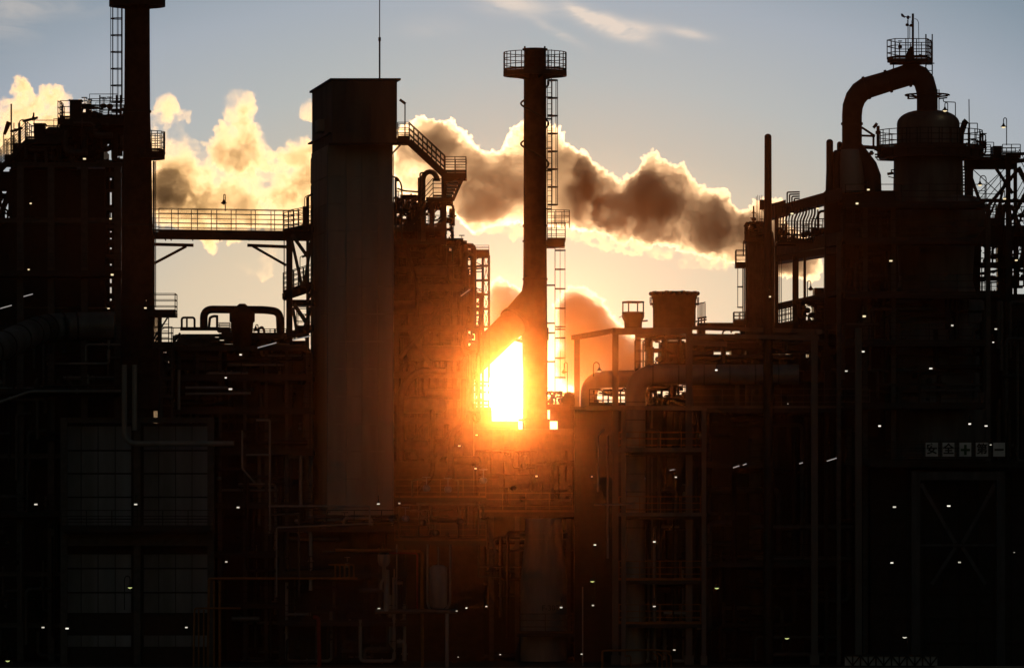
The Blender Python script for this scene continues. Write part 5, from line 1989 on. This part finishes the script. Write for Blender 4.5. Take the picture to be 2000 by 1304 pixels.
# ------------------------------------------------------------------ lamps
F = [
    (165, 310, 'warm work lamp high on the left block, under its upper roof drums', 9),
    (60, 397, 'warm work lamp on the left block, highest of the two by its left column', 6),
    (56, 526, 'warm work lamp on the left block beside its left column, above the tube lamp', 6),
    (216, 427, 'warm work lamp in the narrow chink left of the left chimney, upper one', 6),
    (219, 536, 'cross shaped glint lamp in the chink left of the left chimney, lower one', 9),
    (284, 601, 'warm work lamp at the left chimney by its square platform', 8),
    (212, 602, 'small lamp just above the fat silver duct end', 6),
    (441, 737, 'twin lamp between the floors of the reactor unit behind the footbridge', 7),
    (450, 759, 'bright wide lamp at the middle of the reactor unit behind the footbridge', 9),
    (470, 692, 'dim lamp below the rusty hopper', 7),
    (70, 984, 'lamp alone on the dark wall left of the sheet clad building', 8),
    (265, 984, 'lamp on the middle column of the sheet clad building', 8),
    (465, 990, 'lamp right of the sheet clad building at its mid height', 8),
    (442, 1096, 'lamp right of the sheet clad building just above the yellow pipe', 7),
    (84, 1224, 'leftmost of the low lamps near the bottom left corner', 8),
    (131, 1226, 'low twin lamp at the left foot of the sheet clad building', 8),
    (364, 1224, 'low twin lamp at the right foot of the sheet clad building', 8),
    (739, 983, 'lamp on the lower right face of the concrete tower', 8),
    (780, 982, 'lamp just right of the foot of the concrete tower', 8),
    (740, 1187, 'lamp over the left end of the pale header pipe', 7),
    (892, 1192, 'lamp at the right end of the pale header pipe', 5),
    (911, 1186, 'left of two low lamps right of the pale vertical tank', 7),
    (950, 1183, 'right of two low lamps right of the pale vertical tank', 7),
    (897, 870, 'lamp in the orange glow left of the furnace body', 7),
    (931, 849, 'lamp closest to the sun on the left of the furnace body', 6),
    (929, 914, 'faint lamp in the red glow under the sun at left', 8),
    (895, 1282, 'tiny lamp at the bottom edge below the vertical tank', 4),
    (977, 1277, 'tiny lamp at the bottom edge left of the numbered vessel', 5),
    (1048, 929, 'twin lamp in the red glow straight under the sun', 8),
    (1156, 930, 'lamp in the red glow right of the furnace body', 6),
    (1320, 931, 'lamp inside the railed rack bay between its pale beams', 8),
    (1260, 933, 'tiny lamp beside the vertical run of the thick pipe', 3),
    (1162, 1063, 'small lamp right of the top of the numbered vessel', 7),
    (1278, 1057, 'lamp just below the lowest railed rack bay', 8),
    (1096, 1185, 'lamp beside the number on the pale vessel', 8),
    (1158, 1181, 'lamp between the numbered vessel and the rack leg', 8),
    (1278, 1183, 'low lamp between the two rack legs', 8),
    (1317, 1268, 'lowest lamp between the rack legs, above the orange pipes', 7),
    (1136, 1276, 'tiny lamp at the foot of the thin pale pole', 6),
    (1399, 722, 'lamp on top of the thick horizontal pipe', 8),
    (1718, 831, 'leftmost lamp of three above the row of white boards', 8),
    (1894, 827, 'middle lamp of three above the row of white boards', 8),
    (1926, 831, 'right lamp of three above the row of white boards', 7),
    (1935, 868, 'small lamp between the last two white boards', 4),
    (1747, 989, 'lamp left of the big X braced portal, upper', 8),
    (1853, 987, 'lamp inside the V of the X braced portal', 8),
    (1742, 1098, 'lamp left of the big X braced portal, lower', 8),
    (1874, 1097, 'lamp inside the lower half of the X braced portal', 8),
    (1981, 1078, 'tiny lamp at the far right beside the portal', 3),
    (1696, 370, 'warm lamp at the foot of the bulging body under the gooseneck duct', 9),
    (1674, 397, 'warm lamp one floor under the bulging body and gooseneck duct', 9),
    (1597, 407, 'warm lamp over the right end of the pipe coil opening', 8),
    (1547, 417, 'warm lamp in front of the pipe coils', 8),
    (1740, 509, 'lamp on the black reactor block level with its pale waist', 8),
    (1504, 579, 'warm lamp on the foot of the slender vent stack', 7),
    (1574, 595, 'tiny lamp in the dark under the slanted floor right of the vent stack', 4),
    (1688, 617, 'bright lamp on the left edge of the reactor block', 10),
    (1860, 635, 'lamp on the round belly of the reactor block', 8),
    (1945, 642, 'double glint lamp at the right of the reactor belly', 7),
    (1653, 724, 'lamp left of the reactor block beside the rack leg', 8),
    (1818, 719, 'lamp low on the round belly of the reactor block', 8),
    (1962, 388, 'warm lamp on the cross beam of the braced stair tower', 7),
    (1985, 508, 'warm lamp at the right edge below the braced stair tower', 7),
    (1539, 788, 'tiny lamp right of the end of the thick horizontal pipe', 4),
    (1686, 686, 'reddish lamp on the rack leg beside the reactor block', 8),
    (1940, 668, 'small reddish lamp under the double glint lamp', 5),
]
rnd = random.Random(77)
for x, y, lab, w in F:
    m = rnd.choice((COOL, COOL, COOL2, COOL3))
    jw = rnd.uniform(.48, .74)
    warm = y < 620
    flood(x, y, 291.6, lab, w * jw, w * rnd.uniform(.34, .46), WARM if warm else m)
for x, y, xb, yb, lab, m in ((254, 1145, 243, 1190, 'green lit bell lamp in front of the sheet clad building', GRN),
                             (1157, 1133, 1163, 1170, 'green lit bell lamp left of the rack leg low down', GRN),
                             (1400, 1146, 1406, 1180, 'round yellow bell lamp low in the dark right of the rack', GRN),
                             (1537, 1244, 1543, 1290, 'dim yellow bell lamp near the bottom right of the rack', GRN),
                             (1767, 1242, 1773, 1285, 'brightest bell lamp low down left of the portal foot', COOL),
                             (15, 1288, 24, 1300, 'bell lamp standing in for an unidentified shape in the extreme bottom left corner', GRN)):  # the corner lamp is put in for a small unidentified shape
    neck_lamp(x, y, xb, yb, 291.0, lab, y - 20, m)
for a_, lab in (((1432, 913, 1444, 909), 'left one of two short slanting tube lamps right of the rack bay'), ((1451, 908, 1458, 905), 'right one of two short slanting tube lamps right of the rack bay'),
                ((1615, 900, 1634, 894), 'slanting tube lamp left of the reactor block at board height'), ((1561, 905, 1568, 903), 'short dim slanting tube lamp between the rack legs'),
                ((1308, 918, 1317, 916), 'short slanting tube lamp inside the railed rack bay'), ((46, 579, 64, 574), 'slanting tube lamp beside the left block column'),
                ((-2, 603, 23, 596), 'slanting tube lamp at the far left'), ((503, 679, 540, 669), 'long slanting tube lamp right of the rusty hopper'),
                ((571, 664, 606, 656), 'thin slanting tube lamp beside the support tower foot'), ((900, 578, 918, 565), 'slanting tube lamp left of the latticed frame')):
    tube_lamp(*a_, 291.8 if a_[0] > 300 or a_[0] < 100 else 296, lab)

# ------------------------------------------------------------------ steam clouds
CD = 3000.0


def inpoly(x, y, poly):
    c = False
    j = len(poly) - 1
    for i in range(len(poly)):
        xi, yi = poly[i]
        xj, yj = poly[j]
        if (yi > y) != (yj > y) and x < (xj - xi) * (y - yi) / (yj - yi) + xi:
            c = not c
        j = i
    return c


def dedge(x, y, poly):
    m = 1e9
    for i in range(len(poly)):
        x0, y0 = poly[i - 1]
        x1, y1 = poly[i]
        dx, dy = x1 - x0, y1 - y0
        t = max(0, min(1, ((x - x0) * dx + (y - y0) * dy) / (dx * dx + dy * dy + 1e-9)))
        m = min(m, math.hypot(x - x0 - t * dx, y - y0 - t * dy))
    return m


def ico(sub):
    import bmesh
    bm = bmesh.new()
    bmesh.ops.create_icosphere(bm, subdivisions=sub, radius=1)
    bm.verts.ensure_lookup_table()
    v = [x.co.copy() for x in bm.verts]
    f = [tuple(y.index for y in x.verts) for x in bm.faces]
    bm.free()
    return v, f


ICO = ico(2)


def steam_mat(name, dens, g, var=0.0, scale=.02, col=(1, .98, .96)):
    m = bpy.data.materials.new(name)
    m.use_nodes = True
    t = m.node_tree
    t.nodes.clear()
    v = nd(t, 'ShaderNodeVolumePrincipled')
    v.inputs['Color'].default_value = col + (1,)
    v.inputs['Anisotropy'].default_value = g
    v.inputs['Density'].default_value = dens
    if var:
        tcn = nd(t, 'ShaderNodeTexCoord')
        n = nd(t, 'ShaderNodeTexNoise')
        n.inputs['Scale'].default_value = scale
        n.inputs['Detail'].default_value = 5
        n.inputs['Roughness'].default_value = .6
        t.links.new(tcn.outputs['Object'], n.inputs['Vector'])
        mr = nd(t, 'ShaderNodeMapRange')
        mr.inputs[1].default_value = .42
        mr.inputs[2].default_value = .60
        mr.inputs[3].default_value = dens * (1 - var)
        mr.inputs[4].default_value = dens
        t.links.new(n.outputs['Fac'], mr.inputs[0])
        t.links.new(mr.outputs[0], v.inputs['Density'])
    o = nd(t, 'ShaderNodeOutputMaterial')
    t.links.new(v.outputs[0], o.inputs['Volume'])
    return m


def cloud(name, label, polys, seed, m, D=CD, rmax=60, rmin=9, n_big=60, n_edge=160, disp=((60, 7), (18, 3.5), (6, 1.3)), vox=2.6, depth=1.0, hard=True):
    rnd = random.Random(seed)
    u = D / FPX
    mb = MB()
    for poly in polys:
        xs = [p[0] for p in poly]
        ys = [p[1] for p in poly]
        big = edge = tries = 0
        while (big < n_big or edge < n_edge) and tries < 40000:
            tries += 1
            x = rnd.uniform(min(xs), max(xs))
            y = rnd.uniform(min(ys), max(ys))
            if not inpoly(x, y, poly):
                continue
            d = dedge(x, y, poly)
            if d > rmin * 1.6 and big < n_big:
                r = min(d * .98, rmax)
                big += 1
                dy = rnd.uniform(-.8, .8) * r * depth
            elif rmin * .6 < d < rmin * 2.6 and edge < n_edge:
                r = d * rnd.uniform(.9, 1.1)
                edge += 1
                dy = rnd.uniform(-1, 1) * rmin * 1.5 * depth
            else:
                continue
            c = P(x, y, D)
            vs = [Vector((c.x + v.x * r * u, c.y + dy * u + v.y * r * u * depth, c.z + v.z * r * u)) for v in ICO[0]]
            mb.add(vs, ICO[1])
    o = mb.build(name, m)
    tag(o, label, 'steam cloud', 'steam clouds behind the plant')
    rm = o.modifiers.new('union', 'REMESH')
    rm.mode = 'VOXEL'
    rm.voxel_size = vox * u
    for k, (s, a) in enumerate(disp):
        tx = bpy.data.textures.new(name + '_noise', 'CLOUDS')
        tx.noise_scale = s * u
        tx.noise_depth = 3
        if hard and k in (1, 2):
            tx.noise_type = 'HARD_NOISE'
        dm = o.modifiers.new('billow', 'DISPLACE')
        dm.texture = tx
        dm.texture_coords = 'GLOBAL'
        dm.strength = a * u * 2
        dm.mid_level = .5
    rm = o.modifiers.new('clean', 'REMESH')
    rm.mode = 'VOXEL'
    rm.voxel_size = vox * u * .9
    return o


STEAM = steam_mat('steam', .20, .80, col=(.98, .94, .935))
STEAM_DARK = steam_mat('dense_steam', .24, .74, col=(.975, .94, .95))
STEAM_WISP = steam_mat('faint_steam', .035, .70, .95, .04, col=(.99, .95, .88))
STEAM_LOW = steam_mat('low_steam', .26, .76, col=(.96, .94, .97))
STEAM_THIN = steam_mat('thin_steam', .16, .71, .95, .035, col=(.995, .94, .82))
BIL = ((60, 14), (22, 9), (8, 5.5), (3.2, 2.3))
cloud('steam_cloud', 'gold rimmed tan steam plume passing behind the tall chimney',
      [[(770, 250), (815, 222), (860, 232), (890, 228), (915, 255), (945, 285), (975, 290), (990, 250), (1015, 232), (1060, 225), (1095, 245), (1110, 275),
        (1150, 300), (1180, 335), (1190, 400), (1170, 465), (1120, 455), (1060, 448), (1000, 445), (940, 455), (905, 452), (890, 425), (850, 410), (790, 380), (750, 330)]],
      3, STEAM, n_big=90, n_edge=160, rmax=44, rmin=11, disp=BIL, vox=1.3)
cloud('steam_cloud', 'dark grey mauve end of the steam plume left of the slender vent stack',
      [[(1120, 300), (1150, 296), (1185, 335), (1215, 350), (1240, 330), (1250, 300), (1280, 292), (1305, 312), (1340, 315), (1348, 345), (1385, 365), (1430, 388), (1450, 408),
        (1470, 385), (1505, 378), (1530, 395), (1540, 430), (1590, 470), (1615, 520), (1600, 555), (1560, 550), (1520, 545), (1450, 520), (1400, 512), (1340, 500), (1290, 485), (1230, 474),
        (1180, 462), (1120, 450), (1100, 380)]],
      4, STEAM_DARK, n_big=110, n_edge=190, rmax=46, rmin=10, disp=BIL, vox=1.3)
cloud('steam_cloud', 'thin bright ragged fringe along the underside of the long plume',
      [[(900, 440), (960, 430), (1060, 432), (1130, 442), (1230, 462), (1330, 486), (1420, 500), (1440, 528), (1380, 532), (1330, 530), (1310, 518), (1260, 505), (1200, 500), (1130, 478), (1060, 462), (1000, 476), (980, 462), (930, 466)]],
      7, STEAM_THIN, n_big=40, n_edge=150, rmax=16, rmin=6, disp=((40, 8), (14, 8), (6, 5), (3, 2)), vox=1.3)
cloud('steam_cloud', 'mauve steam puff rising low behind the ladder of the tall chimney',
      [[(1085, 760), (1080, 660), (1085, 590), (1110, 560), (1140, 552), (1165, 570), (1185, 595), (1215, 630), (1265, 655), (1290, 730), (1240, 770), (1150, 780)]],
      5, STEAM_LOW, n_big=60, n_edge=160, rmax=45, rmin=8, disp=((60, 12), (22, 9), (8, 5.5), (3.2, 2.3)), vox=1.3)
cloud('steam_cloud', 'small tan steam puff between the latticed frame and the tall chimney',
      [[(930, 700), (940, 600), (960, 555), (985, 548), (1010, 560), (1040, 590), (1050, 640), (1010, 660), (985, 700), (950, 720)]],
      6, STEAM_LOW, n_big=40, n_edge=120, rmax=40, rmin=8, disp=((60, 12), (22, 9), (8, 5.5), (3.2, 2.3)), vox=1.3)
cloud('steam_cloud', 'broad glowing yellow steam cloud behind the walkway bridge',
      [[(270, 250), (300, 200), (325, 185), (335, 215), (352, 205), (362, 220), (370, 270), (390, 290), (410, 270), (425, 215), (455, 188), (480, 195), (505, 240), (520, 265), (535, 300), (560, 285), (575, 265), (600, 262), (640, 300),
        (640, 440), (600, 470), (560, 460), (500, 455), (440, 465), (410, 500), (385, 470), (330, 445), (280, 420)]],
      9, STEAM_THIN, n_big=110, n_edge=240, rmax=40, rmin=9, disp=((60, 20), (20, 16), (8, 9), (3, 3)), vox=1.5)
cloud('steam_cloud', 'small bright steam tuft touching the upper left of the concrete tower',
      [[(580, 235), (585, 205), (598, 190), (640, 190), (640, 240), (610, 242)]],
      11, STEAM_THIN, n_big=14, n_edge=40, rmax=14, rmin=5, disp=((20, 6), (7, 3)), vox=1.6)
cloud('steam_cloud', 'dark brown steam knot beside the left chimney',
      [[(298, 330), (325, 322), (350, 328), (372, 350), (378, 380), (360, 415), (300, 420), (285, 380)]],
      12, STEAM, n_big=30, n_edge=60, rmax=26, rmin=6, disp=((30, 8), (10, 4)), vox=1.8)
cloud('steam_cloud', 'ragged orange steam wisps at the far left above the stepped roofs',
      [[(-10, 195), (20, 190), (22, 150), (35, 140), (60, 158), (72, 180), (90, 185), (105, 168), (130, 175), (155, 195), (200, 230), (230, 260), (200, 300), (60, 300), (-20, 310), (-20, 240)]],
      14, STEAM_THIN, n_big=60, n_edge=240, rmax=26, rmin=7, disp=((40, 16), (14, 13), (6, 7), (3, 2.5)), vox=1.4)
cloud('steam_cloud', 'pale detached steam wisps under the walkway bridge',
      [[(450, 520), (470, 505), (490, 510), (510, 490), (540, 470), (545, 500), (535, 540), (515, 560), (500, 545), (480, 540)]],
      15, STEAM_WISP, n_big=14, n_edge=50, rmax=14, rmin=5, disp=((20, 8), (8, 6), (4, 3)), vox=1.3)

# ------------------------------------------------------------------ reddish haze, added to imitate lens glare round the sun
hz = MB().box((-260, -12, -1.2), (260, 420, 38.6))
hm = bpy.data.materials.new('glare_haze')
hm.use_nodes = True
ht = hm.node_tree
ht.nodes.clear()
hv = nd(ht, 'ShaderNodeVolumePrincipled')
hv.inputs['Color'].default_value = (.15, .050, .016, 1)
hv.inputs['Density'].default_value = HAZE_D
hv.inputs['Anisotropy'].default_value = HAZE_G
ho = nd(ht, 'ShaderNodeOutputMaterial')
ht.links.new(hv.outputs[0], ho.inputs['Volume'])
tag(hz.build('haze', hm), 'thin reddish haze added over the plant to imitate lens glare', 'haze', kind='stuff')
